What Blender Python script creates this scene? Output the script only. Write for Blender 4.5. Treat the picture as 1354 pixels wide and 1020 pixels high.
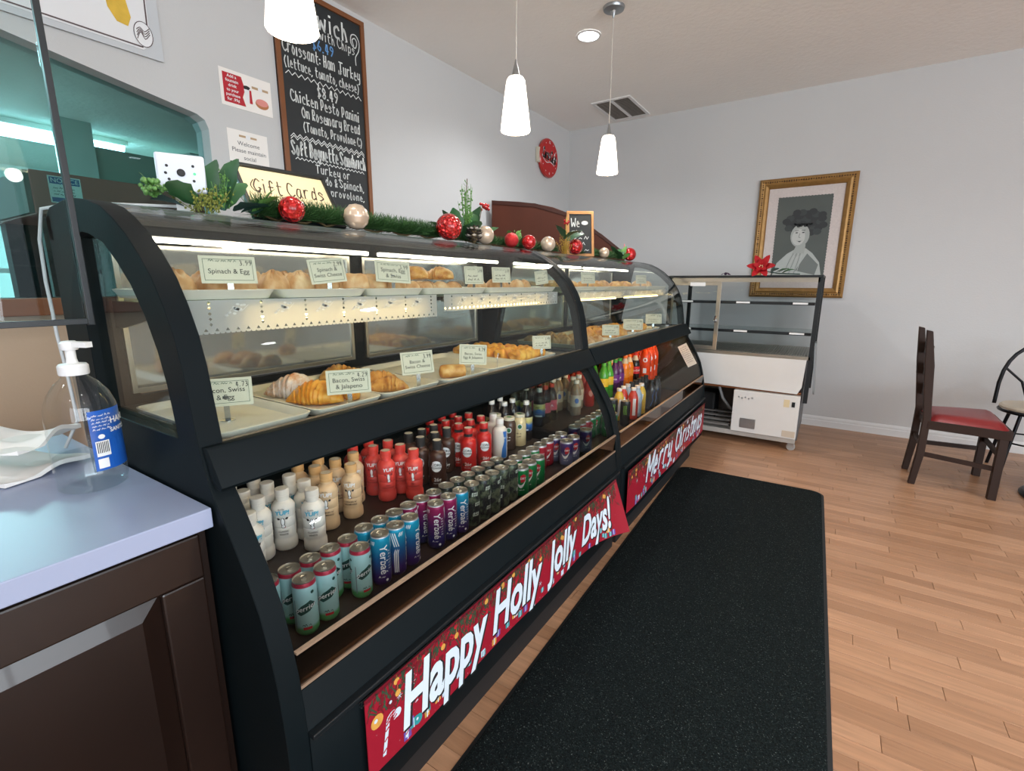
import bpy, bmesh, math, random
from mathutils import Vector, Matrix
from mathutils.geometry import tessellate_polygon
random.seed(7)
for _o in list(bpy.data.objects): bpy.data.objects.remove(_o)
SC = bpy.context.scene; COL = SC.collection
PI = math.pi
# ---------------------------------------------------------------- camera
CAM_H = 1.30
FPX, PITCH, YAW, ROLL = 640.0, math.radians(11.9), math.radians(-33.2), math.radians(0.2)
cam = bpy.data.cameras.new('camera'); camo = bpy.data.objects.new('camera', cam); COL.objects.link(camo)
cam.sensor_fit = 'HORIZONTAL'; cam.sensor_width = 36.0; cam.lens = 36.0*FPX/1354.0; cam.clip_start = 0.02
_fw = Vector((math.sin(YAW)*math.cos(PITCH), math.cos(YAW)*math.cos(PITCH), -math.sin(PITCH)))
_r = Vector((math.cos(YAW), -math.sin(YAW), 0)); _u = _r.cross(_fw)
_rr = _r*math.cos(ROLL)+_u*math.sin(ROLL); _uu = -_r*math.sin(ROLL)+_u*math.cos(ROLL)
camo.matrix_world = Matrix(((_rr.x,_uu.x,-_fw.x,0),(_rr.y,_uu.y,-_fw.y,0),(_rr.z,_uu.z,-_fw.z,CAM_H),(0,0,0,1)))
SC.camera = camo
# ---------------------------------------------------------------- world, exposure
SC.view_settings.view_transform = 'Standard'; SC.view_settings.look = 'None'
SC.view_settings.exposure = 0.0; SC.view_settings.gamma = 1.0; SC.view_settings.use_curve_mapping = False
W = bpy.data.worlds.new('sky'); SC.world = W; W.use_nodes = True
_bg = W.node_tree.nodes['Background']; _bg.inputs[0].default_value = (0.80,0.90,1.0,1); _bg.inputs[1].default_value = 1.3
SC.cycles.max_bounces = 10; SC.cycles.transparent_max_bounces = 32; SC.cycles.diffuse_bounces = 8
SC.cycles.glossy_bounces = 4; SC.cycles.caustics_reflective = False; SC.cycles.caustics_refractive = False
SC.cycles.use_denoising = True; SC.cycles.sample_clamp_indirect = 6.0
def area_light(name, loc, target, sx, sy, power, color):
    l = bpy.data.lights.new(name,'AREA'); l.shape='RECTANGLE'; l.size=sx; l.size_y=sy; l.energy=power; l.color=color
    o = bpy.data.objects.new(name,l); COL.objects.link(o); o.location=loc
    o.rotation_euler = (Vector(target)-Vector(loc)).to_track_quat('-Z','Y').to_euler(); return o
# daylight that enters by the shop-front windows behind and right of the camera
area_light('daylight_shopfront', (2.9,-3.15,1.6), (0.6,3,1.0), 2.3, 2.2, 80, (0.86,0.93,1.0))
area_light('daylight_side_window', (4.85,-0.5,1.6), (-1,1.6,0.9), 4.4, 2.2, 285, (0.86,0.93,1.0))
# ---------------------------------------------------------------- materials
def hexc(h):
    h=h.lstrip('#'); c=[int(h[i:i+2],16)/255 for i in (0,2,4)]
    return tuple((x/12.92 if x<=0.04045 else ((x+0.055)/1.055)**2.4) for x in c)+(1.0,)
MATS={}
def mat(name, color='#808080', rough=0.5, metal=0.0, var=0.0, vscale=8.0, bump=0.0, bscale=40.0, emit=0.0, ecol=None, coat=0.0, spec=0.5, stretch=(1,1,1), sss=0.0):
    if name in MATS: return MATS[name]
    m=bpy.data.materials.new(name); m.use_nodes=True; nt=m.node_tree; N=nt.nodes; L=nt.links
    b=N['Principled BSDF']; c=hexc(color) if isinstance(color,str) else color
    b.inputs['Base Color'].default_value=c; b.inputs['Roughness'].default_value=rough; b.inputs['Metallic'].default_value=metal
    b.inputs['Specular IOR Level'].default_value=spec; b.inputs['Coat Weight'].default_value=coat
    if emit>0:
        b.inputs['Emission Color'].default_value=hexc(ecol) if ecol else c; b.inputs['Emission Strength'].default_value=emit
    if sss>0:
        b.inputs['Subsurface Weight'].default_value=sss; b.inputs['Subsurface Radius'].default_value=(0.01,0.006,0.004)
    tc=N.new('ShaderNodeTexCoord'); mp=N.new('ShaderNodeMapping'); mp.inputs['Scale'].default_value=stretch
    L.new(tc.outputs['Object'],mp.inputs['Vector'])
    nz=N.new('ShaderNodeTexNoise'); nz.inputs['Scale'].default_value=vscale; nz.inputs['Detail'].default_value=4
    L.new(mp.outputs[0],nz.inputs['Vector'])
    if var>0:
        mx=N.new('ShaderNodeMix'); mx.data_type='RGBA'; mx.blend_type='MIX'
        mx.inputs[6].default_value=tuple(max(0,x*(1-var)) for x in c[:3])+(1,); mx.inputs[7].default_value=tuple(min(1,x*(1+var)) for x in c[:3])+(1,)
        L.new(nz.outputs['Fac'],mx.inputs[0]); L.new(mx.outputs[2],b.inputs['Base Color'])
    if bump>0:
        n2=N.new('ShaderNodeTexNoise'); n2.inputs['Scale'].default_value=bscale; n2.inputs['Detail'].default_value=3
        L.new(mp.outputs[0],n2.inputs['Vector']); bp=N.new('ShaderNodeBump'); bp.inputs['Strength'].default_value=bump; bp.inputs['Distance'].default_value=0.01
        L.new(n2.outputs['Fac'],bp.inputs['Height']); L.new(bp.outputs[0],b.inputs['Normal'])
    MATS[name]=m; return m
def mat_ramp(name, stops, axis='Z', lo=0.0, hi=1.0, rough=0.4, metal=0.0, spec=0.5):
    """colour printed along one object axis: stops = [(t,hex)]"""
    if name in MATS: return MATS[name]
    m=mat(name,'#808080',rough,metal,spec=spec); nt=m.node_tree; N=nt.nodes; L=nt.links
    tc=N.new('ShaderNodeTexCoord'); sp=N.new('ShaderNodeSeparateXYZ'); L.new(tc.outputs['Object'],sp.inputs[0])
    mr=N.new('ShaderNodeMapRange'); mr.inputs[1].default_value=lo; mr.inputs[2].default_value=hi; L.new(sp.outputs[axis],mr.inputs[0])
    cr=N.new('ShaderNodeValToRGB'); e=cr.color_ramp.elements
    while len(e)<len(stops): e.new(0.5)
    for i,(t,h) in enumerate(stops): e[i].position=t; e[i].color=hexc(h)
    L.new(mr.outputs[0],cr.inputs[0]); L.new(cr.outputs[0],N['Principled BSDF'].inputs['Base Color']); return m
def mat_glass(name, tint='#f4faf8', refl=0.05, rough=0.0, graze=0.6):
    """thin sheet glass: transparent, with a Schlick reflection"""
    if name in MATS: return MATS[name]
    m=bpy.data.materials.new(name); m.use_nodes=True; nt=m.node_tree; N=nt.nodes; L=nt.links
    for n in list(N):
        if n.type!='OUTPUT_MATERIAL': N.remove(n)
    out=[n for n in N if n.type=='OUTPUT_MATERIAL'][0]
    tr=N.new('ShaderNodeBsdfTransparent'); tr.inputs[0].default_value=hexc(tint)
    gl=N.new('ShaderNodeBsdfGlossy'); gl.inputs['Roughness'].default_value=rough; gl.inputs[0].default_value=(1,1,1,1)
    lw=N.new('ShaderNodeLayerWeight'); lw.inputs[0].default_value=0.5
    pw=N.new('ShaderNodeMath'); pw.operation='POWER'; pw.inputs[1].default_value=5.0; L.new(lw.outputs['Facing'],pw.inputs[0])
    mu=N.new('ShaderNodeMath'); mu.operation='MULTIPLY_ADD'; mu.inputs[1].default_value=graze; mu.inputs[2].default_value=refl; L.new(pw.outputs[0],mu.inputs[0])
    mx=N.new('ShaderNodeMixShader'); L.new(mu.outputs[0],mx.inputs[0]); L.new(tr.outputs[0],mx.inputs[1]); L.new(gl.outputs[0],mx.inputs[2])
    L.new(mx.outputs[0],out.inputs[0]); MATS[name]=m; return m
def mat_cloth(name,color,fac=0.4):
    if name in MATS: return MATS[name]
    m=mat(name,color,0.8,var=0.04,vscale=60); nt=m.node_tree; N=nt.nodes; L=nt.links
    out=[n for n in N if n.type=='OUTPUT_MATERIAL'][0]; tr=N.new('ShaderNodeBsdfTranslucent'); tr.inputs[0].default_value=hexc(color); mx=N.new('ShaderNodeMixShader'); mx.inputs[0].default_value=fac
    L.new(N['Principled BSDF'].outputs[0],mx.inputs[1]); L.new(tr.outputs[0],mx.inputs[2]); L.new(mx.outputs[0],out.inputs[0]); return m
# ---------------------------------------------------------------- mesh builder
class MB:
    def __init__(s): s.v=[]; s.f=[]; s.m=[]
    def add(s,vs,fs,mi=0):
        o=len(s.v); s.v+= [Vector(p) for p in vs]; s.f+=[tuple(i+o for i in f) for f in fs]; s.m+=[mi]*len(fs); return s
    def box(s,x0,x1,y0,y1,z0,z1,mi=0):
        return s.add([(x0,y0,z0),(x1,y0,z0),(x1,y1,z0),(x0,y1,z0),(x0,y0,z1),(x1,y0,z1),(x1,y1,z1),(x0,y1,z1)],
            [(0,3,2,1),(4,5,6,7),(0,1,5,4),(1,2,6,5),(2,3,7,6),(3,0,4,7)],mi)
    def obox(s,c,size,rot=None,mi=0):
        hx,hy,hz=[q/2 for q in size]; R=rot if rot else Matrix.Identity(3); c=Vector(c)
        vs=[c+R@Vector((a*hx,b*hy,d*hz)) for d in(-1,1) for a,b in((-1,-1),(1,-1),(1,1),(-1,1))]
        return s.add(vs,[(0,3,2,1),(4,5,6,7),(0,1,5,4),(1,2,6,5),(2,3,7,6),(3,0,4,7)],mi)
    def bar(s,a,b,w,h,mi=0,up=(0,0,1)):
        a=Vector(a);b=Vector(b);d=(b-a); L=d.length; d.normalize(); u=Vector(up)
        if abs(d.dot(u))>0.98: u=Vector((1,0,0))
        x=d.cross(u).normalized(); z=x.cross(d); R=Matrix((x,d,z)).transposed()
        return s.obox((a+b)/2,(w,L,h),R,mi)
    def poly(s,outline,holes,fn,t,mi=0):
        """flat plate: outline/holes 2D lists; fn(u,v,w) -> 3D; thickness t along w"""
        loops=[outline]+list(holes); pts=[p for l in loops for p in l]
        tris=tessellate_polygon([[Vector((p[0],p[1],0)) for p in l] for l in loops])
        n=len(pts); vs=[fn(p[0],p[1],0) for p in pts]+[fn(p[0],p[1],t) for p in pts]
        fs=[tuple(q) for q in tris]+[tuple(i+n for i in reversed(q)) for q in tris]; k=0
        for l in loops:
            for i in range(len(l)): a=k+i; b=k+(i+1)%len(l); fs.append((a,b,b+n,a+n))
            k+=len(l)
        return s.add(vs,fs,mi)
    def sheet_y(s,prof,y0,y1,t,mi=0,ny=1):
        """curved sheet: profile [(x,z)] thickened towards its right-hand normal, extruded along y"""
        n=len(prof); off=[]
        for i in range(n):
            a=Vector(prof[max(0,i-1)]); b=Vector(prof[min(n-1,i+1)]); d=(b-a).normalized(); off.append((prof[i][0]+d.y*t,prof[i][1]-d.x*t))
        ring=list(prof)+off[::-1]; m=len(ring); vs=[]
        for j in range(ny+1):
            y=y0+(y1-y0)*j/ny; vs+=[(x,y,z) for x,z in ring]
        fs=[]
        for j in range(ny):
            for i in range(m): k=(i+1)%m; fs.append((j*m+i,j*m+k,(j+1)*m+k,(j+1)*m+i))
        for i in range(n-1):
            fs.append((i,m-1-i,m-2-i,i+1)); b=ny*m; fs.append((b+i,b+i+1,b+m-2-i,b+m-1-i))
        return s.add(vs,fs,mi)
    def tube(s,path,r,n=8,mi=0,cap=True,closed=False):
        P=[Vector(p) for p in path]; N=len(P); vs=[]; fs=[]; prev=None
        rr=r if isinstance(r,(list,tuple)) else [r]*N
        for i,p in enumerate(P):
            a=P[i-1] if (i>0 or closed) else p; b=P[(i+1)%N] if (i<N-1 or closed) else p
            d=(b-a).normalized()
            if prev is None:
                x=d.orthogonal().normalized()
            else:
                x=prev-d*prev.dot(d); x=x.normalized() if x.length>1e-6 else d.orthogonal().normalized()
            prev=x; y=d.cross(x)
            vs+=[p+(x*math.cos(2*PI*k/n)+y*math.sin(2*PI*k/n))*rr[i] for k in range(n)]
        for i in range(N if closed else N-1):
            j=(i+1)%N
            for k in range(n): q=(k+1)%n; fs.append((i*n+k,i*n+q,j*n+q,j*n+k))
        if cap and not closed: fs.append(tuple(range(n))[::-1]); fs.append(tuple((N-1)*n+k for k in range(n)))
        return s.add(vs,fs,mi)
    def lathe(s,prof,n=24,c=(0,0,0),mi=0,mis=None,cap=True,R=None,sx=1.0,sy=1.0):
        c=Vector(c); vs=[]; fs=[]; ms=[]; m=len(prof)
        for r,z in prof:
            for k in range(n):
                p=Vector((r*sx*math.cos(2*PI*k/n),r*sy*math.sin(2*PI*k/n),z)); vs.append(c+(R@p if R else p))
        o=len(s.v); s.v+=vs
        for i in range(m-1):
            for k in range(n):
                q=(k+1)%n; s.f.append((o+i*n+k,o+i*n+q,o+(i+1)*n+q,o+(i+1)*n+k)); s.m.append(mis[i] if mis else mi)
        if cap:
            s.f.append(tuple(o+k for k in range(n))[::-1]); s.m.append(mis[0] if mis else mi)
            s.f.append(tuple(o+(m-1)*n+k for k in range(n))); s.m.append(mis[-1] if mis else mi)
        return s
    def ball(s,c,r,n=16,m=10,mi=0,sx=1,sy=1,sz=1):
        pr=[(max(1e-4,r*math.sin(PI*i/m)),-r*math.cos(PI*i/m)*sz) for i in range(m+1)]
        return s.lathe(pr,n,c,mi,sx=sx,sy=sy)
    def grid(s,nu,nv,fn,mi=0,closeu=False):
        vs=[fn(i/(nu if closeu else nu-1) if nu>1 else 0,j/(nv-1)) for j in range(nv) for i in range(nu)]
        fs=[(j*nu+i,j*nu+(i+1)%nu,(j+1)*nu+(i+1)%nu,(j+1)*nu+i) for j in range(nv-1) for i in range(nu if closeu else nu-1)]
        return s.add(vs,fs,mi)
    def mesh(s,name,mats,off=None,bev=0.0,smooth=None,seg=2,weld=False):
        me=bpy.data.meshes.new(name); o=Vector(off) if off else Vector((0,0,0))
        me.from_pydata([tuple(p-o) for p in s.v],[],s.f)
        for m in (mats if isinstance(mats,(list,tuple)) else [mats]): me.materials.append(m)
        me.polygons.foreach_set('material_index',s.m)
        bm=bmesh.new(); bm.from_mesh(me)
        if weld: bmesh.ops.remove_doubles(bm,verts=bm.verts,dist=1e-5)
        bmesh.ops.recalc_face_normals(bm,faces=bm.faces)
        if bev>0:
            es=[e for e in bm.edges if len(e.link_faces)==2 and e.calc_face_angle(0)>0.5]
            bmesh.ops.bevel(bm,geom=es,offset=bev,segments=seg,profile=0.5,affect='EDGES',clamp_overlap=True)
        bm.to_mesh(me); bm.free()
        if smooth is not None:
            me.polygons.foreach_set('use_smooth',[True]*len(me.polygons)); me.set_sharp_from_angle(angle=math.radians(smooth))
        me.update(); return me
    def build(s,name,mats,parent=None,bev=0.0,smooth=None,local=False,seg=2,weld=False,**props):
        off=None
        if parent is not None and not local: off=WORLDLOC.get(parent,Vector((0,0,0)))
        me=s.mesh(name,mats,off,bev,smooth,seg,weld); return link(name,me,parent,**props)
WORLDLOC={}
def link(name,me,parent=None,loc=None,rot=None,**props):
    o=bpy.data.objects.new(name,me); COL.objects.link(o)
    if parent is not None:
        o.parent=parent; WORLDLOC[o]=WORLDLOC.get(parent,Vector((0,0,0)))
    if loc is not None: o.location=loc
    if rot is not None: o.rotation_euler=rot
    for k,v in props.items(): o[k]=v
    return o
def tag(o,label,cat,group=None,kind=None):
    o['label']=label; o['category']=cat
    if group: o['group']=group
    if kind: o['kind']=kind
    return o
def thing(name,label,cat,loc=(0,0,0),rotz=0.0,group=None,kind=None):
    o=bpy.data.objects.new(name,None); COL.objects.link(o); o.location=loc; o.rotation_euler=(0,0,rotz); o.empty_display_size=0.05
    WORLDLOC[o]=Vector(loc); return tag(o,label,cat,group,kind)
def single(name,mb,mats,label,cat,loc,group=None,**kw):
    """a thing that is one mesh, modelled in world coordinates, origin at loc"""
    me=mb.mesh(name,mats,loc,**kw); o=link(name,me,None,loc=loc); WORLDLOC[o]=Vector(loc); return tag(o,label,cat,group)
def rotz(a): return Matrix.Rotation(a,3,'Z')
# ---------------------------------------------------------------- lettering
_TC={}
def text_geo(body,size=1.0,bold=0.0,shear=0.0,spacing=1.0,xs=1.0):
    key=(body,bold,shear,spacing)
    if key not in _TC:
        cu=bpy.data.curves.new('lettering','FONT'); cu.body=body; cu.size=1.0; cu.align_x='CENTER'; cu.align_y='CENTER'; cu.offset=bold; cu.shear=shear; cu.space_character=spacing; cu.resolution_u=3
        ob=bpy.data.objects.new('lettering',cu); COL.objects.link(ob); dg=bpy.context.evaluated_depsgraph_get(); dg.update()
        me=bpy.data.meshes.new_from_object(ob.evaluated_get(dg)); vs=[(v.co.x,v.co.y) for v in me.vertices]; fs=[tuple(p.vertices) for p in me.polygons]
        bpy.data.objects.remove(ob); bpy.data.curves.remove(cu); bpy.data.meshes.remove(me); _TC[key]=(vs,fs)
    vs,fs=_TC[key]; return [(x*size*xs,y*size) for x,y in vs],fs
def flat(O,U,V):
    O=Vector(O);U=Vector(U).normalized();V=Vector(V).normalized(); N=U.cross(V)
    return lambda u,v,w=0.0: O+U*u+V*v+N*w
def put_text(mb,fn,body,size,u=0,v=0,mi=0,bold=0.0,shear=0.0,xs=1.0,w=0.0,rot=0.0,spacing=1.0):
    vs,fs=text_geo(body,size,bold,shear,spacing,xs); c,s_=math.cos(rot),math.sin(rot)
    return mb.add([fn(u+x*c-y*s_,v+x*s_+y*c,w) for x,y in vs],fs,mi)
# single-stroke hand lettering, points "xy" on a grid: baseline 2, x-height 6, capital 8
G={'a':'46 26 14 13 22 32 44/46 43 52','b':'18 12/14 35 44 43 32 12','c':'45 36 15 13 22 42','d':'48 42/45 26 13 22 43','e':'14 44 35 26 14 13 22 42','f':'47 38 27 22/15 45',
'g':'46 26 14 23 43/46 41 30 11','h':'18 12/14 26 35 42','i':'26 22/28 28','j':'36 31 20 10/38 38','k':'18 12/45 14 42','l':'28 22 32','m':'06 02/05 16 25 22/25 46 55 52','n':'16 12/15 36 45 42',
'o':'26 14 13 22 32 44 35 26','p':'16 10/15 36 45 43 32 13','q':'46 26 14 23 43/46 40','r':'16 12/14 26 46','s':'45 26 15 34 43 22 12','t':'28 23 32 42/16 46','u':'16 13 22 42/46 42','v':'16 22 46','w':'06 12 25 42 56',
'x':'16 42/46 12','y':'16 13 33/46 41 20','z':'16 46 12 42','A':'02 28 52/14 44','B':'18 12/18 38 46 35 15/35 44 43 32 12','C':'47 38 18 05 13 32 53','D':'18 12/18 38 55 32 12','E':'48 18 12 42/15 35','F':'48 18 12/15 35','G':'47 28 05 13 32 44 34',
'H':'18 12/48 42/15 45','J':'48 43 22 13','K':'18 12/48 15 42','M':'02 08 34 68 62','N':'12 18 42 48','O':'28 06 04 22 43 46 28','P':'18 12/18 38 46 34 14','R':'18 12/18 38 46 35 15 42','S':'47 28 07 34 43 22 03','T':'08 58/28 22','V':'08 22 48','W':'08 12 35 52 68','Y':'08 25 48/25 22','!':'28 24/22 22',
'0':'28 06 04 22 44 46 28','1':'17 28 22','2':'17 28 47 12 42','3':'18 38 35/25 44 32 12','4':'28 14 44/38 32','5':'48 18 15 35 43 12','6':'38 15 13 32 44 15','7':'18 48 22','8':'28 16 44 32 13 46 28','9':'45 16 28 47 45 22','$':'47 27 16 34 43 22 12/29 21','&':'42 16 28 37 13 22 45',
':':'25 25/23 23','.':'22 22',',':'22 11','(':'38 15 31','-':'14 44',')':'18 35 11','|':'28 21',"'":'28 26','+':'24 44/35 33'}
def smoothpts(p,k=3):
    if len(p)<3: return p
    out=[]
    for i in range(len(p)-1):
        a=p[max(0,i-1)];b=p[i];c=p[i+1];d=p[min(len(p)-1,i+2)]
        for j in range(k):
            t=j/k
            out.append(tuple(0.5*((2*b[q])+(-a[q]+c[q])*t+(2*a[q]-5*b[q]+4*c[q]-d[q])*t*t+(-a[q]+3*b[q]-3*c[q]+d[q])*t**3) for q in (0,1)))
    out.append(p[-1]); return out
def stroke(mb,fn,pts,w,mi=0,lift=0.0):
    n=len(pts)
    if n==2 and math.hypot(pts[0][0]-pts[1][0],pts[0][1]-pts[1][1])<1e-6: pts=[(pts[0][0]-w*0.3,pts[0][1]),(pts[0][0]+w*0.3,pts[0][1])]
    for i in range(len(pts)-1):
        (x0,y0),(x1,y1)=pts[i],pts[i+1]; dx,dy=x1-x0,y1-y0; L=math.hypot(dx,dy)
        if L<1e-7: continue
        dx/=L;dy/=L; e=w*0.35; px,py=-dy*w/2,dx*w/2
        q=[(x0-dx*e+px,y0-dy*e+py),(x0-dx*e-px,y0-dy*e-py),(x1+dx*e-px,y1+dy*e-py),(x1+dx*e+px,y1+dy*e+py)]
        mb.add([fn(a,b,lift) for a,b in q],[(0,1,2,3)],mi)
def hand(mb,fn,body,u0,u1,v,h,w,mi=0,slope=0.0,shear=0.0,jit=0.0,lift=0.0):
    """hand lettering fitted between u0 and u1 on baseline v, x-height grid scaled so capitals are h tall"""
    adv=[]; x=0
    for ch in body:
        wd=2.5 if ch==' ' else (3.0 if ch in "il.,:!'|" else (6.6 if ch in 'mMWw' else 5.2)); adv.append(x); x+=wd
    k=(u1-u0)/max(x,1e-6); g=h/6.0
    for ch,ax in zip(body,adv):
        if ch==' ' or ch not in G: continue
        jy=random.uniform(-jit,jit)*h; m=min(k,g*1.3)
        for st in G[ch].split('/'):
            p=[]
            for t in st.split():
                X=int(t[0])-(1 if ch in "il.,:!'|" else 0); Y=int(t[1])-2
                uu=u0+k*ax+X*k*0.92+Y*g*shear; p.append((uu,v+jy+Y*g+slope*(uu-u0)))
            stroke(mb,fn,smoothpts(p),w,mi,lift)

def squig(mb,fn,u0,u1,v,h,w,mi=0,lift=0.0):
    """a line of print too small to read: a run of short uneven marks"""
    q=random.Random(int((u0*977+v*1319+u1*31)*1e4)); u=u0
    while u<u1-h:
        n=q.randint(3,6); pts=[(u+h*0.45*k,v+(h*q.uniform(.35,1) if k%2 else q.uniform(0,.2)*h)) for k in range(n)]
        pts=[a for a in pts if a[0]<=u1]
        if len(pts)>1: stroke(mb,fn,pts,w,mi,lift)
        u=pts[-1][0]+h*0.7 if pts else u1
# ================================================================ THE ROOM
FAR_Y=5.24; CEIL=2.96
def wx(y): return -2.67-0.0192*(FAR_Y-y)
def wl(u,v,w=0.0): return Vector((wx(u)+w,u,v))            # point on the left wall, w out of the wall
def floor_mat():
    m=mat('laminate_oak','#b98a5e',0.33,spec=0.45); nt=m.node_tree; N=nt.nodes; L=nt.links; b=N['Principled BSDF']
    ge=N.new('ShaderNodeNewGeometry'); oi=N.new('ShaderNodeObjectInfo'); ad=N.new('ShaderNodeMath'); ad.operation='ADD'; L.new(ge.outputs['Random Per Island'],ad.inputs[0]); L.new(oi.outputs['Random'],ad.inputs[1])
    fr=N.new('ShaderNodeMath'); fr.operation='FRACT'; L.new(ad.outputs[0],fr.inputs[0])
    cr=N.new('ShaderNodeValToRGB'); e=cr.color_ramp.elements; e[0].position=0; e[0].color=hexc('#9c7456'); e[1].position=1; e[1].color=hexc('#b48a6a')
    q=e.new(0.5); q.color=hexc('#a87f60'); L.new(fr.outputs[0],cr.inputs[0])
    sc=N.new('ShaderNodeVectorMath'); sc.operation='MULTIPLY'; sc.inputs[1].default_value=(2.2,42,1); L.new(ge.outputs['Position'],sc.inputs[0])
    of=N.new('ShaderNodeVectorMath'); of.operation='ADD'; L.new(sc.outputs[0],of.inputs[0]); ml=N.new('ShaderNodeMath'); ml.operation='MULTIPLY'; ml.inputs[1].default_value=37; L.new(fr.outputs[0],ml.inputs[0]); L.new(ml.outputs[0],of.inputs[1])
    nz=N.new('ShaderNodeTexNoise'); nz.inputs['Scale'].default_value=1.6; nz.inputs['Detail'].default_value=6; nz.inputs['Distortion'].default_value=0.6; L.new(of.outputs[0],nz.inputs['Vector'])
    r2=N.new('ShaderNodeMapRange'); r2.inputs[1].default_value=0.3; r2.inputs[2].default_value=0.7; r2.inputs[3].default_value=0.80; r2.inputs[4].default_value=1.10; L.new(nz.outputs['Fac'],r2.inputs[0])
    mx=N.new('ShaderNodeMix'); mx.data_type='RGBA'; mx.blend_type='MULTIPLY'; mx.inputs[0].default_value=1; L.new(cr.outputs[0],mx.inputs[6]); L.new(r2.outputs[0],mx.inputs[7]); L.new(mx.outputs[2],b.inputs['Base Color'])
    return m
M_floor=floor_mat()
M_wall=mat('wall_paint','#c4c5c5',0.75,var=0.03,vscale=1.5,bump=0.12,bscale=90)
M_tan=mat('tan_tone','#c2ab93',0.75,var=0.03,vscale=2,bump=0.1,bscale=90)
M_ceil=mat('ceiling_paint','#f6f4f0',0.85,var=0.03,vscale=2,bump=0.35,bscale=35)
M_trim=mat('white_trim','#d5d6d6',0.4,var=0.02)
M_black=mat('black_paint','#14191c',0.38,var=0.15,vscale=5,bump=0.03,bscale=200)
M_navy=mat('case_navy_black','#0b1316',0.55,spec=.12,var=0.12,vscale=4,bump=0.02,bscale=120)
M_dark=mat('case_dark','#121416',0.6,var=0.2,vscale=6)
M_chrome=mat('chrome','#c9ccce',0.18,1.0)
M_steel=mat('brushed_steel','#a9adaf',0.35,0.9,var=0.1,vscale=30,stretch=(1,20,1))
M_alu=mat('aluminium','#b9b3a6',0.3,0.85,var=0.06,vscale=40)
M_white=mat('white_plastic','#e4e4e2',0.4,var=0.02)
M_paper=mat('paper','#ece9e4',0.8,var=0.02)
M_ink=mat('black_ink','#1a1a1c',0.7)
M_glass=mat_glass('sheet_glass','#f2f6f5',0.02,graze=0.5); M_lowglass=mat_glass('clear_glass','#f6f8f8',0.006,graze=0.15)
M_pane=mat_glass('tinted_pane','#cbe4e3',0.015,graze=0.3)
fl=MB().box(-7.5,5.0,-3.2,FAR_Y+0.1,-0.12,-0.008).build('floor',mat('floor_underlay','#5a3d28',0.8,var=0.1))
tag(fl,'warm oak laminate floor of short strips',"floor",kind='structure')
fl['kind']='structure'
# laminate strips run across the room; each strip that shows is a piece of its own
ROWW=0.0665; unit={}
def plank_mesh(L):
    k=round(L,2)
    if k not in unit:
        unit[k]=MB().box(0.0006,k-0.0006,0.0006,ROWW-0.0006,-0.008,0).mesh('plank',M_floor,bev=0.0009,seg=1)
    return unit[k],k
cand=[]; rest=MB()
y=-3.2; rnd=random.Random(3)
while y<FAR_Y:
    x=-2.85-rnd.uniform(0,0.5)
    while x<5.0:
        L=rnd.choice([0.28,0.36,0.42,0.48,0.56,0.64])
        cand.append((x,y,L)); x+=L
    y+=ROWW
def seen(x,y,L):
    cx,cy=x+L/2,y+ROWW/2
    if cy<0.75 or cx<-0.85 or cy>FAR_Y-0.05: return None
    if -0.78<x and x+L<0.12 and cy<3.35: return None      # under the mat
    d=Vector((cx,cy,-CAM_H)); z=d.dot(_fw)
    if z<0.2: return None
    px=677+FPX*d.dot(_rr)/z; py=510-FPX*d.dot(_uu)/z
    if px>1500 or px<350 or py>1120 or py<400: return None
    return L/(z*z)
sc=sorted([(seen(*c) or 0,c) for c in cand],key=lambda t:-t[0])
for i,(s_,(x,y,L)) in enumerate(sc):
    if i<300 and s_>0:
        me,k=plank_mesh(L); link('plank',me,fl,loc=(x,y,0))
    else:
        rest.box(x+0.0006,x+L-0.0006,y+0.0006,y+ROWW-0.0006,-0.008,0)
rest.build('planks_beyond',M_floor,fl,kind='stuff')
# ceiling
ce=MB().box(-2.8,5.0,-3.2,FAR_Y+0.1,CEIL,CEIL+0.1).build('ceiling',M_ceil); tag(ce,'flat cream textured ceiling over the shop','ceiling',kind='structure')
# far wall and its baseboard
wf=MB().box(-2.8,5.0,FAR_Y,FAR_Y+0.12,-0.1,CEIL).build('wall_far',M_wall); tag(wf,'plain white far wall with the gold framed portrait','wall',kind='structure')
bb=MB().poly([(0,0),(0.016,0),(0.016,0.055),(0.012,0.060),(0.012,0.078),(0.006,0.092),(0,0.095)],[],lambda a,b,w:Vector((-2.66+w,FAR_Y-a,b)),7.6).build('baseboard_far',M_trim); tag(bb,'white moulded baseboard along the far wall','baseboard',kind='structure')
# left wall with the opening to the kitchen
HOLE=[(-0.62,1.235),(1.375,1.235),(1.385,2.06),(1.37,2.098),(1.335,2.118),(0.668,2.237),(-0.62,2.47)]
wm=MB().poly([(-3.2,-0.1),(FAR_Y,-0.1),(FAR_Y,CEIL),(-3.2,CEIL)],[HOLE],lambda u,v,w:wl(u,v,-w),0.13)
wo=wm.build('wall_left',M_wall); tag(wo,'white wall behind the counter with kitchen opening','wall',kind='structure')
MB().poly([(-3.0,0.0),(1.42,0.0),(1.42,1.165),(-3.0,1.165)],[],lambda u,v,w:wl(u,v,w),0.004).build('lower_panel',M_tan,wo)  # thin sheet giving the wall below the sill a tan tone
M_wood=mat('sill_wood','#7b4a2b',0.4,var=0.25,vscale=6,stretch=(1,0.2,4))
MB().poly([(-0.7,1.165),(1.42,1.165),(1.42,1.235),(-0.7,1.235)],[],lambda u,v,w:wl(u,v,w-0.13),0.19).build('window_sill',M_wood,wo,bev=0.004)
pn=MB().poly([(p[0],p[1]) for p in HOLE],[],lambda u,v,w:wl(u,v,w-0.08),0.006).build('window_1',M_pane); tag(pn,'blue-green tinted glass in the kitchen opening','window',kind='structure')
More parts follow.
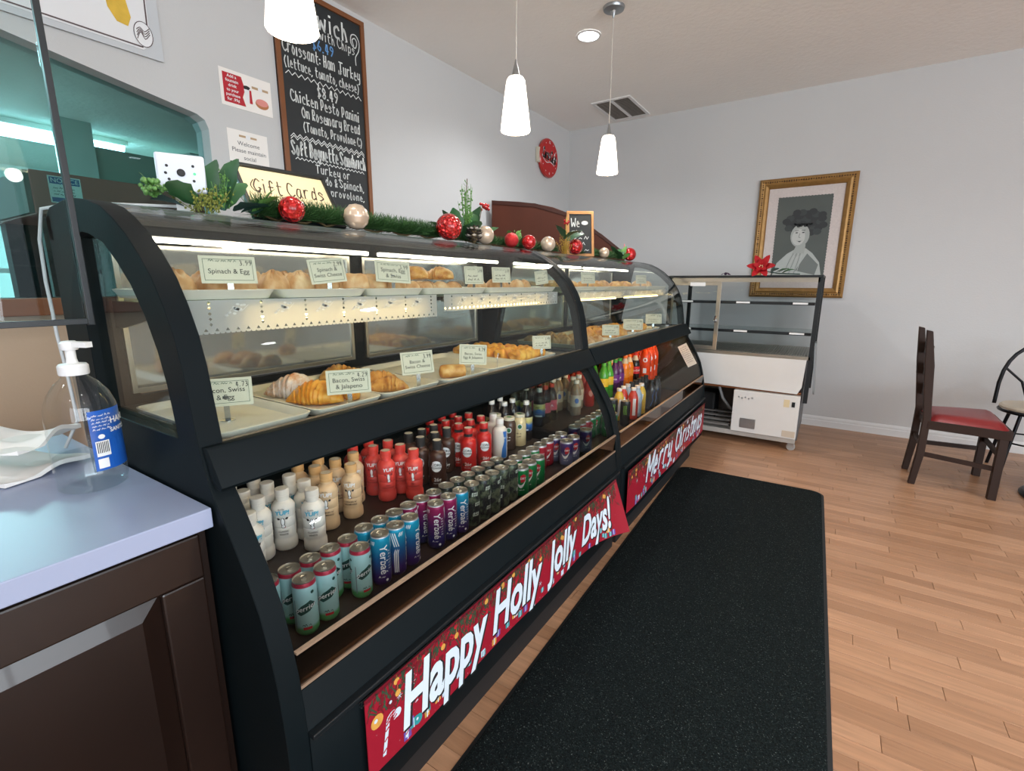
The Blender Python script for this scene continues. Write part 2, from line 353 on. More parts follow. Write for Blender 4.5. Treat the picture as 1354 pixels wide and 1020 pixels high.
# shop front behind the camera and side wall, each with big windows (out of the picture, they let the daylight in)
def window_wall(name,label,fn,u0,u1,wins,par):
    w=MB().poly([(u0,-0.1),(u1,-0.1),(u1,CEIL),(u0,CEIL)],[[(a,0.45),(b,0.45),(b,2.75),(a,2.75)] for a,b in wins],fn,0.12).build(name,M_wall); tag(w,label,'wall',kind='structure')
    for a,b in wins:
        f=MB()
        for q in (a,(a+b)/2-0.02,b-0.04): f.poly([(q,0.45),(q+0.04,0.45),(q+0.04,2.75),(q,2.75)],[],lambda u,v,ww,fn=fn:fn(u,v,ww+0.03),0.05)
        f.poly([(a,0.45),(b,0.45),(b,0.5),(a,0.5)],[],lambda u,v,ww,fn=fn:fn(u,v,ww+0.03),0.05); f.build('window_frame',M_dark,w)
window_wall('wall_near','shop front wall with wide windows',lambda u,v,w:Vector((u,-3.0-w,v)),-2.9,5.0,[(1.7,4.1)],0)
window_wall('wall_right','white side wall with wide windows',lambda u,v,w:Vector((4.7+w,u,v)),-3.1,FAR_Y,[(-2.7,-0.6),(-0.4,1.7)],0)
# ---------------------------------------------------------------- kitchen behind the opening
M_kw=mat('kitchen_wall','#cfe2e2',0.7,var=0.04,vscale=2); M_kc=mat('kitchen_ceiling','#c3d0cc',0.85,var=0.15,vscale=3,bump=0.6,bscale=25)
kc=MB().box(-7.5,-2.95,-3.2,3.2,2.50,2.6).build('kitchen_ceiling',M_kc); tag(kc,'textured grey-green kitchen ceiling beyond the opening','ceiling',kind='structure')
kw=MB().box(-7.5,-7.38,-3.2,3.2,0,2.5).box(-7.4,-2.95,3.08,3.2,0,2.5).box(-7.4,-2.95,-3.2,-3.08,0,2.5).build('kitchen_wall',M_kw); tag(kw,'pale blue-green kitchen walls beyond the opening','wall',kind='structure')
MB().box(-5.1,-4.95,1.42,1.62,0,2.5).build('post',mat('post_paint','#a9c0ba',0.7,var=0.03),kw)
MB().box(-5.1,-4.98,1.62,3.1,0,2.34).build('partition',mat('green_partition','#7d998c',0.7,var=0.05),kw)
t=thing('ceiling_light','long lit fluorescent fixture on the kitchen ceiling','ceiling light',(-5.45,1.35,2.5))
MB().box(-5.60,-5.30,0.1,1.98,2.46,2.5).build('housing',M_white,t,bev=0.005)
MB().poly([(-0.13,0),(-0.10,-0.05),(0.10,-0.05),(0.13,0)],[],lambda a,b,w:Vector((-5.45+a,0.12+w,2.46+b)),1.84).build('diffuser',mat('fluorescent','#e8f6ff',0.5,emit=22,ecol='#d8f0ff'),t)
l=bpy.data.lights.new('kitchen_tubes','AREA'); l.shape='RECTANGLE'; l.size=.25; l.size_y=1.8; l.energy=170; l.color=(0.86,0.96,1.0)
o=bpy.data.objects.new('kitchen_tubes',l); COL.objects.link(o); o.location=(-5.45,1.05,2.395)
t=thing('ceiling_light','added fluorescent fixture out of view, brightening the kitchen oven hood','ceiling light',(-3.55,-1.0,2.5))  # fixture added out of view to brighten the dark oven hood
MB().box(-3.70,-3.40,-1.9,-0.1,2.46,2.5).build('housing',M_white,t,bev=0.005)
MB().box(-3.66,-3.44,-1.86,-0.14,2.43,2.46).build('diffuser',mat('fluorescent','#e8f6ff',0.5),t)
l=bpy.data.lights.new('kitchen_tubes','AREA'); l.shape='RECTANGLE'; l.size=.25; l.size_y=1.8; l.energy=55; l.color=(0.86,0.96,1.0)  # fill lamp of the added fixture, not the visible kitchen light
o=bpy.data.objects.new('kitchen_tubes',l); COL.objects.link(o); o.location=(-3.55,-1.0,2.42)
t=thing('air_vent','grey slatted air vent on the kitchen ceiling','air vent',(-5.5,2.6,2.5))
MB().box(-5.75,-5.25,2.45,2.75,2.485,2.5).build('frame',M_steel,t)
for i in range(4): MB().box(-5.72+i*0.12,-5.67+i*0.12,2.48,2.72,2.470,2.486).build('slat',mat('vent_dark','#4c5c58',0.6),t)
# oven with red-brown hood and NOTICE sticker
t=thing('oven','dark kitchen oven with red-brown hood and notice sticker','oven',(-3.4,1.2,0))
M_hood=mat('hood_brown','#a8645a',0.4,0.2,var=0.15,vscale=3); M_hs=mat('hood_grey','#5f605b',0.4,0.3,var=0.15)
MB().box(-3.85,-3.1,0.755,2.3,1.605,1.80).build('hood',[M_hood],t,bev=0.004)
MB().box(-3.84,-3.11,0.735,0.7545,1.61,1.795).build('hood_side',M_hs,t)
MB().box(-3.85,-3.15,0.78,2.3,0.0,1.20).build('body',M_hs,t)
for yy in (0.80,1.55,2.27): MB().box(-3.19,-3.15,yy-0.02,yy+0.02,1.2,1.605).build('frame_post',M_black,t)
MB().box(-3.172,-3.168,0.82,1.53,1.2,1.605).build('oven_glass',mat_glass('dark_glass','#7b8c8a',0.06),t)
MB().box(-3.85,-3.75,0.78,2.3,1.2,1.605).build('back',M_dark,t)
f=flat((-3.098,.875,1.733),(0,1,0),(0,0,1)); g=MB().add([f(-.06,-.07),f(.06,-.07),f(.06,.05),f(-.06,.05)],[(0,1,2,3)],0)
g.add([f(-.055,.015,.001),f(.055,.015,.001),f(.055,.045,.001),f(-.055,.045,.001)],[(0,1,2,3)],1); put_text(g,f,'NOTICE',0.028,0,0.03,2,0.01,w=0.002)
for i in range(3): squig(g,f,-.045,.045,-0.006-0.014*i,.008,.0018,3,.001)
g.add([f(-.055,-.065,.001),f(.055,-.065,.001),f(.055,-.045,.001),f(-.055,-.045,.001)],[(0,1,2,3)],1)
g.build('notice_sticker',[M_paper,mat('notice_blue','#2d5f95',0.5),M_white,M_ink],t)
for yy,zz in ((0.835,1.47),(0.98,1.44)): MB().box(-3.166,-3.158,yy,yy+0.05,zz-0.06,zz+0.04).build('price_card',M_paper,t)
t=thing('kitchen_shelf','white framed kitchen shelf unit beyond the opening','shelf',(-5.0,0.6,0))
for zz in (0.9,1.12,1.36): MB().box(-5.0,-4.7,-0.6,1.3,zz,zz+0.03).build('shelf_board',M_white,t)
for yy in (-0.6,0.2,0.75,1.26): MB().box(-4.74,-4.7,yy,yy+0.04,0,1.39).build('upright',M_white,t)
# ================================================================ CEILING FITTINGS
def pendant(x,y,zb,label):
    t=thing('pendant_lamp',label,'pendant lamp',(x,y,zb))
    M_sh=mat('opal_shade','#fff6e6',0.3,emit=5.0,ecol='#fff1dc')
    MB().lathe([(0.066,0),(0.069,0.004),(0.066,0.03),(0.060,0.08),(0.0525,0.14),(0.045,0.195),(0.041,0.215),(0.034,0.226),(0.018,0.230)],32,cap=False).build('shade',M_sh,t,smooth=40,local=True)
    MB().lathe([(0.0005,0.02),(0.058,0.02),(0.058,0.024),(0.0005,0.024)],24,cap=False).build('diffuser',M_sh,t,local=True)
    MB().lathe([(0.022,0.227),(0.018,0.235),(0.009,0.275),(0.006,0.285),(0.0045,0.30)],16).build('socket',M_steel,t,smooth=40,local=True)
    MB().tube([(0,0,0.29),(0.002,0,0.5),(-0.001,0.001,0.75),(0,0,CEIL-zb-0.02)],0.0028,8).build('cord',mat('clear_cord','#cfcac0',0.2),t,smooth=60,local=True)
    H=CEIL-zb
    MB().lathe([(0.066,H),(0.066,H-0.006),(0.062,H-0.016),(0.020,H-0.024),(0.008,H-0.045),(0.005,H-0.06)],28).build('canopy',M_steel,t,smooth=35,local=True)
    l=bpy.data.lights.new('pendant_bulb','POINT'); l.energy=5.5; l.color=(1.0,0.93,0.82); l.shadow_soft_size=0.04
    o=bpy.data.objects.new('pendant_bulb',l); COL.objects.link(o); o.parent=t; o.location=(0,0,-0.03)
pendant(-1.33,0.925,1.975,'lit white cone pendant lamp in front of the menu chalkboard')
pendant(-1.33,2.055,1.992,'lit white cone pendant lamp hanging above the join of the two cases')
pendant(-1.335,3.165,2.005,'lit white cone pendant lamp beside the recessed light and air vent')
t=thing('recessed_light','small round lit recessed light in the cream ceiling','ceiling light',(-1.61,3.40,CEIL))
MB().lathe([(0.085,-0.001),(0.085,-0.006),(0.070,-0.008),(0.068,-0.001)],32,cap=False).build('trim_ring',M_white,t,smooth=40,local=True)
MB().lathe([(0.0005,-0.003),(0.070,-0.003),(0.070,-0.001)],32,cap=False).build('lens',mat('led_lens','#ffffff',0.4,emit=12,ecol='#f2f6ff'),t,local=True)
l=bpy.data.lights.new('recessed_spot','SPOT'); l.energy=75; l.spot_size=2.6; l.spot_blend=0.6; l.color=(0.97,0.98,1.0); l.shadow_soft_size=0.07
o=bpy.data.objects.new('recessed_spot',l); COL.objects.link(o); o.location=(-1.61,3.40,CEIL-0.02)
for cx,cy in ((0.6,0.3),(2.4,0.3),(0.6,2.9),(2.6,2.9),(0.6,-1.8),(-1.7,-1.2)):
    t=thing('recessed_light','round recessed ceiling light over the customer side','ceiling light',(cx,cy,CEIL),group='recessed lights over the customer side')
    MB().lathe([(0.085,-0.001),(0.085,-0.006),(0.070,-0.008),(0.068,-0.001)],24,cap=False).build('trim_ring',M_white,t,smooth=40,local=True)
    MB().lathe([(0.0005,-0.003),(0.070,-0.003),(0.070,-0.001)],24,cap=False).build('lens',mat('led_lens2','#ffffff',0.4,emit=12,ecol='#f2f6ff'),t,local=True)
    l=bpy.data.lights.new('recessed_spot','SPOT'); l.energy=52; l.spot_size=2.6; l.spot_blend=0.7; l.color=(0.98,0.98,1.0); l.shadow_soft_size=0.07
    o=bpy.data.objects.new('recessed_spot',l); COL.objects.link(o); o.location=(cx,cy,CEIL-0.02)
t=thing('ceiling_vent','white framed ceiling vent with dusty grilles near the far wall','air vent',(-1.93,4.86,CEIL))
f=MB()
for a in ((-2.12,-1.74,4.57,4.60),(-2.12,-1.74,5.12,5.15),(-2.12,-2.09,4.60,5.12),(-1.77,-1.74,4.60,5.12),(-1.945,-1.915,4.60,5.12)): f.box(*a,CEIL-0.012,CEIL-0.001)
f.build('frame',M_white,t,bev=0.002)
MB().box(-2.09,-1.77,4.60,5.12,CEIL-0.003,CEIL-0.001).build('filter',mat('vent_dust','#77716a',0.9,var=0.35,vscale=25),t)
for i in range(20): MB().obox((-1.93,4.613+i*0.026,CEIL-0.007),(0.32,0.014,0.002),Matrix.Rotation(0.6,3,'X')).build('slat',mat('vent_slat','#a09a93',0.7),t)
# ================================================================ DISPLAY CASES
OUT=[(-1.62,1.455),(-1.58,1.474),(-1.48,1.482),(-1.42,1.481),(-1.35,1.472),(-1.279,1.454),(-1.225,1.427),(-1.173,1.394),(-1.127,1.354),(-1.085,1.309),(-1.052,1.256),(-1.025,1.198),(-1.008,1.135),(-0.998,1.07),(-0.990,1.02),(-0.985,0.985)]
LOW=[(-0.960,0.905),(-0.926,0.855),(-0.892,0.800),(-0.860,0.745),(-0.832,0.685),(-0.811,0.61),(-0.797,0.54),(-0.789,0.46),(-0.785,0.40)]
WIN=[(-1.47,1.40),(-1.40,1.408),(-1.36,1.402),(-1.29,1.380),(-1.235,1.340),(-1.185,1.295),(-1.14,1.235),(-1.105,1.165),(-1.085,1.10),(-1.075,1.04),(-1.068,0.993),(-1.47,0.993)]
BACK=-1.62
def inset(p,t):
    out=[];n=len(p)
    for i in range(n):
        a=Vector(p[max(0,i-1)]);b=Vector(p[min(n-1,i+1)]);d=(b-a).normalized(); out.append((p[i][0]+d.y*t,p[i][1]-d.x*t))
    return out
def end_panel(y0,y1,solid_low,big):
    full=OUT+LOW+[(-0.782,0.09),(BACK,0.09)]
    holes=[WIN if not big else inset(OUT[3:],0.045)+[(-1.03,0.985),(-1.50,0.985),(-1.50,1.42)]]
    if big: holes=[inset(OUT,0.045)[3:]+[(-1.52,0.985)]]
    if not solid_low: holes.append(inset(LOW,0.042)+[(-0.83,0.43),(-1.55,0.43),(-1.55,0.90)])
    return MB().poly(full,holes,lambda a,b,w:Vector((a,y0+w,b)),y1-y0),holes
M_led=mat('led_tube','#fff6e4',0.4,emit=19,ecol='#fff2dc'); M_ledw=mat('warm_tube','#ffdf9c',0.4,emit=22,ecol='#ffd890')
M_mirror=mat('mirror_door','#b7babb',0.08,0.75,var=0.05,vscale=3); M_rack=mat('rack_wire','#9b9a94',0.35,0.8); M_deck=mat('deck_metal','#3a3d40',0.4,0.5,var=0.2,vscale=20)
M_brown=mat('dark_brown_deck','#241a17',0.45,var=0.25,vscale=12)
M_fence=mat_glass('fence_acrylic','#b8a79a',0.06); M_tantrim=mat('tan_trim','#8a7360',0.45,var=0.1,vscale=20); M_gloss_top=mat('case_top','#8d9092',0.16,0.5,var=0.1)
def display_case(y0,y1,label,near,far_,rear_z,rails):
    t=thing('display_case',label,'display case',(-1.2,(y0+y1)/2,0)); e0,e1=near[0],far_[0]
    for (w,sol,big,a) in ((near[0],near[1],near[2],y0),(far_[0],far_[1],far_[2],y1-far_[0])):
        mb,holes=end_panel(a,a+w,sol,big); p=mb.build('end_panel',M_navy,t,bev=0.0015,seg=1,smooth=30)
        for h in holes: MB().poly(h,[],lambda q,b,ww,a=a,w=w:Vector((q,a+w/2-0.003+ww,b)),0.005).build('end_glass',M_glass,p)
    a,b=y0+e0,y1-e1
    MB().sheet_y(OUT[4:],a,b,0.006).build('upper_glass',M_glass,t,smooth=40)
    MB().sheet_y([(-1.60,1.462),(-1.58,1.472),(-1.48,1.479),(-1.42,1.479),(-1.352,1.470)],a,b,0.014).build('top_panel',M_gloss_top,t,smooth=40)
    MB().sheet_y(inset(LOW[:6]+[(-0.802,0.57)],0.006),a,b,0.006).build('lower_glass',M_lowglass,t,smooth=40)
    MB().poly([(-0.992,0.988),(-0.968,0.990),(-0.962,0.984),(-0.925,0.918),(-0.932,0.910),(-0.952,0.912),(-1.01,0.950)],[],lambda q,r,w:Vector((q,y0+0.005+w,r)),y1-y0-0.01).build('mid_rail',M_navy,t,bev=0.002,smooth=30)
    MB().box(BACK+0.03,-1.0,a,b,0.952,0.968).build('pastry_deck',M_deck,t)
    rk=MB(); n=int((b-a-0.03)/0.0165)
    for i in range(n): rk.box(-1.16,-1.008,a+0.015+i*0.0165,a+0.0185+i*0.0165,0.9685,0.9725)
    for xx in (-1.16,-1.06,-1.009): rk.box(xx-0.002,xx+0.002,a+0.01,b-0.01,0.9685,0.974)
    rk.build('wire_rack',M_rack,t,kind='stuff')
    MB().box(-1.0045,-0.996,a,b,0.952,0.9885).build('deck_lip',M_tantrim,t)
    MB().box(-1.50,-1.135,a+0.01,b-0.01,1.255,1.2635).build('glass_shelf',mat_glass('shelf_glass','#dfeee9',0.05),t)
    for yy in (a+0.02,(a+b)/2,b-0.03): MB().poly([(-1.50,1.255),(-1.14,1.255),(-1.14,1.245),(-1.45,1.19),(-1.50,1.19)],[],lambda q,r,w,yy=yy:Vector((q,yy+w,r)),0.006).build('shelf_bracket',M_black,t)
    m=(a+b)/2
    for (p,q) in ((a+0.03,m-0.05),(m+0.0,b-0.06)):
        MB().tube([(-1.45,p,1.405),(-1.45,q,1.405)],0.0065,10).build('light_tube',M_led,t,smooth=60)
        MB().box(-1.465,-1.435,p,q,1.413,1.432).build('light_housing',M_dark,t)
    for (p,q) in ((a+0.15,m-0.10),(m+0.06,b-0.12)):
        MB().tube([(-1.175,p,1.214),(-1.175,q,1.214)],0.006,10).build('light_tube',M_ledw,t,smooth=60)
        MB().box(-1.19,-1.15,p-0.01,q+0.01,1.236,1.247).build('light_housing',M_steel,t)
    MB().tube([(-1.10,a+0.1,0.935),(-1.10,b-0.1,0.935)],0.009,10).build('light_tube',mat('case_tube','#ffe6bd',0.4,emit=24,ecol='#ffeccf') if y0<2 else mat('case_tube_warm','#ffd08a',0.4,emit=30,ecol='#ffc070'),t,smooth=60)
    MB().box(-1.12,-1.08,a+0.08,b-0.08,0.945,0.952).build('light_housing',M_white,t)
    # back: frame with two mirrored sliding doors
    fr=MB().box(BACK,BACK+0.03,y0,y1,0.09,0.99).box(BACK,BACK+0.03,y0,y1,1.40,1.455)
    for yy in (a,m-0.05,b-0.08): fr.box(BACK,BACK+0.03,yy,yy+(0.10 if yy==m-0.05 else 0.08),0.99,1.40)
    fr.build('back_frame',M_navy,t)
    for (p,q) in ((a+0.06,m-0.03),(m+0.03,b-0.06)):
        d=MB().box(BACK+0.031,BACK+0.036,p,q,1.01,1.40).build('sliding_door',M_mirror,t)
        fm=MB()
        for bx in ((p,q,1.00,1.012),(p,q,1.39,1.40),(p,p+0.012,1.012,1.39),(q-0.012,q,1.012,1.39)): fm.box(BACK+0.030,BACK+0.042,*bx)
        fm.build('door_frame',M_alu,d)
    # lower compartment
    MB().box(-1.14,-0.84,a,b,0.425,0.44).build('lower_deck',M_brown,t)
    MB().box(BACK+0.03,-1.14,a,b,rear_z-0.015,rear_z).build('rear_step',M_brown,t)
    MB().box(-1.145,-1.14,a,b,0.44,rear_z).build('step_riser',M_dark,t)
    fe=MB().box(-0.806,-0.802,a,b,0.512,0.585).build('fence',M_fence,t)
    MB().box(-0.809,-0.799,a,b,0.5845,0.590).build('fence_trim',M_tantrim,fe); MB().box(-0.815,-0.798,a,b,0.505,0.512).build('fence_trim',M_tantrim,fe)
    MB().box(-0.84,-0.812,a,b,0.40,0.503).build('deck_front',M_brown,t)
    MB().poly([(-0.812,0.503),(-0.797,0.503),(-0.787,0.410),(-0.782,0.40),(-0.782,0.09),(-0.812,0.09)],[],lambda q,r,w:Vector((q,a+w,r)),b-a).build('front_panel',M_navy,t,bev=0.002,smooth=30)
    MB().box(-0.787,-0.768,a,b,0.400,0.412).build('ledge',M_black,t,bev=0.002)
    MB().box(BACK+0.03,-0.812,a,b,0.09,0.12).build('bottom',M_dark,t)
    MB().box(BACK+0.05,-0.795,y0+0.02,(y1-0.02 if y1<3 else 3.72),0.0,0.09).build('kick_base',M_dark,t)
    if y1>3: MB().poly(inset(LOW[:6],.02)+[(-.84,.46),(-1.58,.46),(-1.58,.93),(-1.0,.93)],[],lambda q_,r_,w:Vector((q_,b-0.004+w,r_)),.003).build('end_liner',mat('dark_liner','#4a4438',0.12,0.6,var=.1),t)
    return t
SPLIT=2.165
display_case(0.41,SPLIT,'dark curved-glass pastry case beside the white counter',(0.045,True,False),(0.03,False,True),0.49,0)
display_case(SPLIT+0.002,4.04,'dark curved-glass pastry case with orange sodas beside the old white cooler',(0.03,False,True),(0.03,True,True),0.53,0)
# ================================================================ DRINKS
def cyl(r0,z0=0.0,a0=0.0):
    """(u,v,w) on a cylinder, u to the reader's right"""
    return lambda u,v,w=0.0: Vector(((r0+w)*math.cos(a0+u/r0),(r0+w)*math.sin(a0+u/r0),z0+v))
def rprof(prof):
    def f(z):
        for (r0,z0),(r1,z1) in zip(prof,prof[1:]):
            if z0<=z<=z1 and z1>z0: return r0+(r1-r0)*(z-z0)/(z1-z0)
        return prof[-1][0]
    return f
def onprof(prof,a0=0.0,gap=0.0006):
    """(u,v,w) wrapped on a lathe profile: v is the height"""
    f=rprof(prof); R=max(p[0] for p in prof)
    return lambda u,v,w=0.0: Vector(((f(v)+gap+w)*math.cos(a0+u/R),(f(v)+gap+w)*math.sin(a0+u/R),v))
def disc(mb,fn,u,v,ru,rv,mi=0,n=16,w=0.0):
    m=max(1,min(5,int(max(ru,rv)/.004))); vs=[fn(u,v,w)]+[fn(u+ru*j/m*math.cos(2*PI*k/n),v+rv*j/m*math.sin(2*PI*k/n),w) for j in range(1,m+1) for k in range(n)]
    fs=[(0,1+k,1+(k+1)%n) for k in range(n)]+[(1+j*n+k,1+(j+1)*n+k,1+(j+1)*n+(k+1)%n,1+j*n+(k+1)%n) for j in range(m-1) for k in range(n)]
    return mb.add(vs,fs,mi)
def patch(mb,fn,u0,u1,v0,v1,mi=0,n=6,w=0.0):
    vs=[fn(u0+(u1-u0)*i/n,v,w) for v in (v0,v1) for i in range(n+1)]
    return mb.add(vs,[(i,i+1,n+2+i,n+1+i) for i in range(n)],mi)
def ppoly(mb,fn,pts,mi=0,w=0.0,mx=0.006,lev=4):
    tr=[tuple(Vector(pts[i]) for i in t) for t in tessellate_polygon([[Vector((a,b,0)) for a,b in pts]])]
    for _ in range(lev):
        if max((max((a-b).length,(b-c).length,(c-a).length) for a,b,c in tr),default=0)<mx or max(abs(a[0]) for t in tr for a in t)>.5: break
        nt=[]
        for a,b,c in tr: ab,bc,ca=(a+b)/2,(b+c)/2,(c+a)/2; nt+=[(a,ab,ca),(ab,b,bc),(ca,bc,c),(ab,bc,ca)]
        tr=nt
    vs=[fn(x[0],x[1],w) for t in tr for x in t]; return mb.add(vs,[(3*i,3*i+1,3*i+2) for i in range(len(tr))],mi)
PRO={}
def proto(kind,parts,label,cat,group,name): PRO[kind]=dict(parts=parts,label=label,cat=cat,group=group,name=name)
def place(kind,x,y,z,rot,label=None,group=None):
    P=PRO[kind]; t=thing(P['name'],label or P['label'],P['cat'],(x,y,z),rot,group or P['group'])
    for nm,me in P['parts']:
        o=link(nm,me,t)
        if nm=='print': o['kind']='stuff'
    return t
C_white=mat('print_white','#e6e8ea',0.45); C_red=mat('print_red','#b3202f',0.4); C_green=mat('print_green','#3f9a55',0.4); C_dkgreen=mat('print_dark_green','#12403a',0.4); C_black=M_ink
C_cyan=mat('print_cyan','#2aa2c4',0.45); C_navy=mat('print_navy','#1d2a55',0.45); C_grey=mat('print_grey','#7f9499',0.5); C_yellow=mat('print_yellow','#e2b52e',0.45); C_blue=mat('print_blue','#2a67b0',0.45); C_pink=mat('print_pink','#c24a62',0.45)
def can_meshes(r,H,body,ring=None,deco=None,mats=None):
    pr=[(r*0.80,0.0),(r*0.86,0.002),(r*0.985,0.009),(r,0.013),(r,H-0.016),(r*0.985,H-0.012),(r*0.90,H-0.0035)]
    out=[('body',MB().lathe(pr,28).mesh('can_body',body,smooth=40))]
    out.append(('lid',MB().lathe([(r*0.90,H-0.004),(r*0.925,H-0.002),(r*0.925,H),(r*0.89,H+0.0002),(r*0.87,H-0.003),(r*0.80,H-0.0035),(0.0005,H-0.003)],28,cap=False).mesh('can_lid',M_alu,smooth=30)))
    tb=MB()
    tb.tube([(r*0.32*math.cos(a)*0.6-r*0.15,r*0.32*math.sin(a)*0.8,H-0.0015) for a in [2*PI*k/10 for k in range(10)]],0.0016,5,closed=True)
    tb.box(-r*0.15,r*0.22,-r*0.16,r*0.16,H-0.003,H-0.0005); out.append(('pull_tab',tb.mesh('can_tab',M_alu)))
    if deco:
        d=MB(); deco(d,cyl(r+0.0005)); out.append(('print',d.mesh('can_print',mats)))
    return out
# pale mint water cans, red rim
def deco_mint(d,f):
    for k in range(3):
        g=lambda u,v,w=0,k=k:f(u+(k-1)*2.09*0.0295,v,w)
        ppoly(d,g,[(-.026,.068),(-.012,.060),(.010,.070),(.026,.086),(.012,.098),(-.010,.086)],0,w=.0002)
        put_text(d,g,'perrier',0.018,0.0,.079,1,0.01,0.25,w=.0006,rot=0.25)
        patch(d,g,-.009,.012,.020,.027,2,w=.0003); squig(d,g,-.010,.012,.030,.006,.0014,0,.0003); disc(d,g,.019,.118,.0045,.0045,0,w=.0003)
    patch(d,f,-.0285,-.0255,.018,.10,3,2,w=.0003)
r,H=.0285,.147
proto('mint',can_meshes(r,H,mat_ramp('mint_can',[(0,'#4c9f5c'),(0.14,'#58ab68'),(0.20,'#a6d4d2'),(0.9,'#a9d3d6'),(0.915,'#9f1f38'),(1,'#a82a40')],lo=0,hi=H,rough=0.35,metal=0.25),deco=deco_mint,mats=[C_dkgreen,C_white,C_red,C_grey]),
 'slim pale mint water can with red rim on the lower deck','can','mint water cans','drink_can')
def deco_yer(d,f):
    for k,s_ in enumerate((0,2)):
        g=lambda u,v,w=0,k=k:f(u+k*0.09,v,w)
        put_text(d,g,'Yerbaé',0.031,0.0,.083,0,0.008,w=.0004,rot=-PI/2); squig(d,g,-.016,.010,.028,.006,.0014,0,.0004); disc(d,g,.008,.018,.004,.004,0,w=.0004)
        [squig(d,g,.014,.024,.05+.009*i,.005,.0012,0,.0004) for i in range(7)]
    for k in range(2):
        g=lambda u,v,w=0,k=k:f(u+0.045+k*0.09,v,w)
        for i in range(3):
            q=.0062*i
            stroke(d,g,[(-.016+q,.140),(-.005+q,.098)],.0026,0,.0004); stroke(d,g,[(.012+q*0.8,.140),(-.006+q*0.8,.075),(-.006+q*.8,.015)],.0026,0,.0004)
r,H=.0285,.156
proto('teal',can_meshes(r,H,mat_ramp('teal_can',[(0,'#2a1450'),(0.2,'#3a1d6a'),(0.55,'#1c5f9a'),(0.85,'#1391b4'),(0.95,'#1391b4'),(0.96,'#b9b9bb')],lo=0,hi=H,rough=0.35,metal=0.3),deco=deco_yer,mats=[C_white]),
 'slim teal-to-violet energy drink can with white lettering','can','teal energy cans','drink_can')
proto('magenta',can_meshes(r,H,mat_ramp('magenta_can',[(0,'#1c1650'),(0.25,'#26206c'),(0.55,'#5a1a63'),(0.85,'#8f1650'),(0.95,'#8f1650'),(0.96,'#b9b9bb')],lo=0,hi=H,rough=0.35,metal=0.3),deco=deco_yer,mats=[C_white]),
 'slim magenta-to-indigo energy drink can with white lettering','can','magenta energy cans','drink_can')
# dark camouflage cans
def camo():
    m=mat('camo_can','#2c332a',0.4,0.2); nt=m.node_tree; N=nt.nodes; L=nt.links; tc=N.new('ShaderNodeTexCoord'); nz=N.new('ShaderNodeTexNoise'); nz.inputs['Scale'].default_value=55; nz.inputs['Detail'].default_value=1
    L.new(tc.outputs['Object'],nz.inputs['Vector']); cr=N.new('ShaderNodeValToRGB'); cr.color_ramp.interpolation='CONSTANT'; e=cr.color_ramp.elements; e[0].color=hexc('#14171a'); e[1].position=0.47; e[1].color=hexc('#3a4536'); q=e.new(0.58); q.color=hexc('#59614c')
    L.new(nz.outputs['Fac'],cr.inputs[0]); L.new(cr.outputs[0],N['Principled BSDF'].inputs['Base Color']); return m
def deco_camo(d,f):
    for k in range(3):
        g=lambda u,v,w=0,k=k:f(u+(k-1)*.062,v,w)
        for i,(u0,v0) in enumerate(((-.010,.118),(.002,.080),(-.006,.042))):
            put_text(d,g,('BANG','MEAN','BEAN')[i] if False else ('XO','XQ','OX')[i],0.020,u0,v0,0,0.02,0.2,w=.0004) if False else None
            for q in range(3): ppoly(d,g,[(u0+q*.008,v0),(u0+q*.008+.006,v0+.002),(u0+q*.008+.007,v0+.016),(u0+q*.008+.001,v0+.013)],0,w=.0004)
            patch(d,g,u0+.002,u0+.020,v0+.006,v0+.0085,1,2,w=.0007)
    patch(d,f,.081,.098,.02,.13,2,4,w=.0003)
    for i in range(7): patch(d,f,.082,.097,.024+i*.006,.027+i*.006,0,4,w=.0006)
r,H=.0298,.158
proto('camo',can_meshes(r,H,camo(),deco=deco_camo,mats=[mat('print_pale','#b7c2b4',0.5),C_black,C_grey]),'tall dark green camouflage energy can with pale block marks','can','camouflage energy cans','drink_can')
def deco_cres(d,f):
    for k in range(3):
        g=lambda u,v,w=0,k=k:f(u+(k-1)*.069,v,w)
        n=12; o=[(-.020+.040*i/n,.060-.028*math.sin(PI*i/n)+.012*(i/n)) for i in range(n+1)]; i_=[(-.020+.040*i/n,.062-.017*math.sin(PI*i/n)+.012*(i/n)) for i in range(n+1)]
        ppoly(d,g,o+i_[::-1],0,w=.0003)
        ppoly(d,g,[(-.002,.060),(.016,.066),(.020,.090),(.009,.098),(-.004,.090)],1,w=.0003); put_text(d,g,'DRY',0.013,.007,.079,0,0.02,0.15,w=.0006)
        squig(d,g,-.008,.014,.027,.006,.0014,0,.0004)
r,H=.0325,.122
for kd,st,lb in (('green',[(0,'#0c6a36'),(0.9,'#128a48'),(0.93,'#b9b9bb')],'green soda can with a white crescent on the lower deck'),
                 ('crimson',[(0,'#8d1526'),(0.9,'#b31d33'),(0.93,'#b9b9bb')],'crimson soda can with a white crescent on the lower deck'),
                 ('violet',[(0,'#6c7092'),(0.35,'#767a9c'),(0.6,'#3c2c63'),(0.9,'#4a3678'),(0.93,'#b9b9bb')],'violet-grey soda can with a white crescent on the lower deck')):
    proto(kd,can_meshes(r,H,mat_ramp(kd+'_can',st,lo=0,hi=H,rough=0.33,metal=0.3),deco=deco_cres,mats=[C_white,C_red]),lb,'can',kd+' soda cans','drink_can')
proto('blackcan',can_meshes(.0305,.158,mat('black_can','#121315',0.35,0.2),deco=lambda d,f:[stroke(d,f,[(-.010+.008*i+k*.06,.13),(-.012+.008*i+k*.06,.10),(-.008+.008*i+k*.06,.075)],.003,0,.0005) for i in range(3) for k in (-1,0,1)],mats=[mat('print_lime','#79b23a',0.5)]),
 'tall black energy can with green claw marks','can','black energy cans','drink_can')
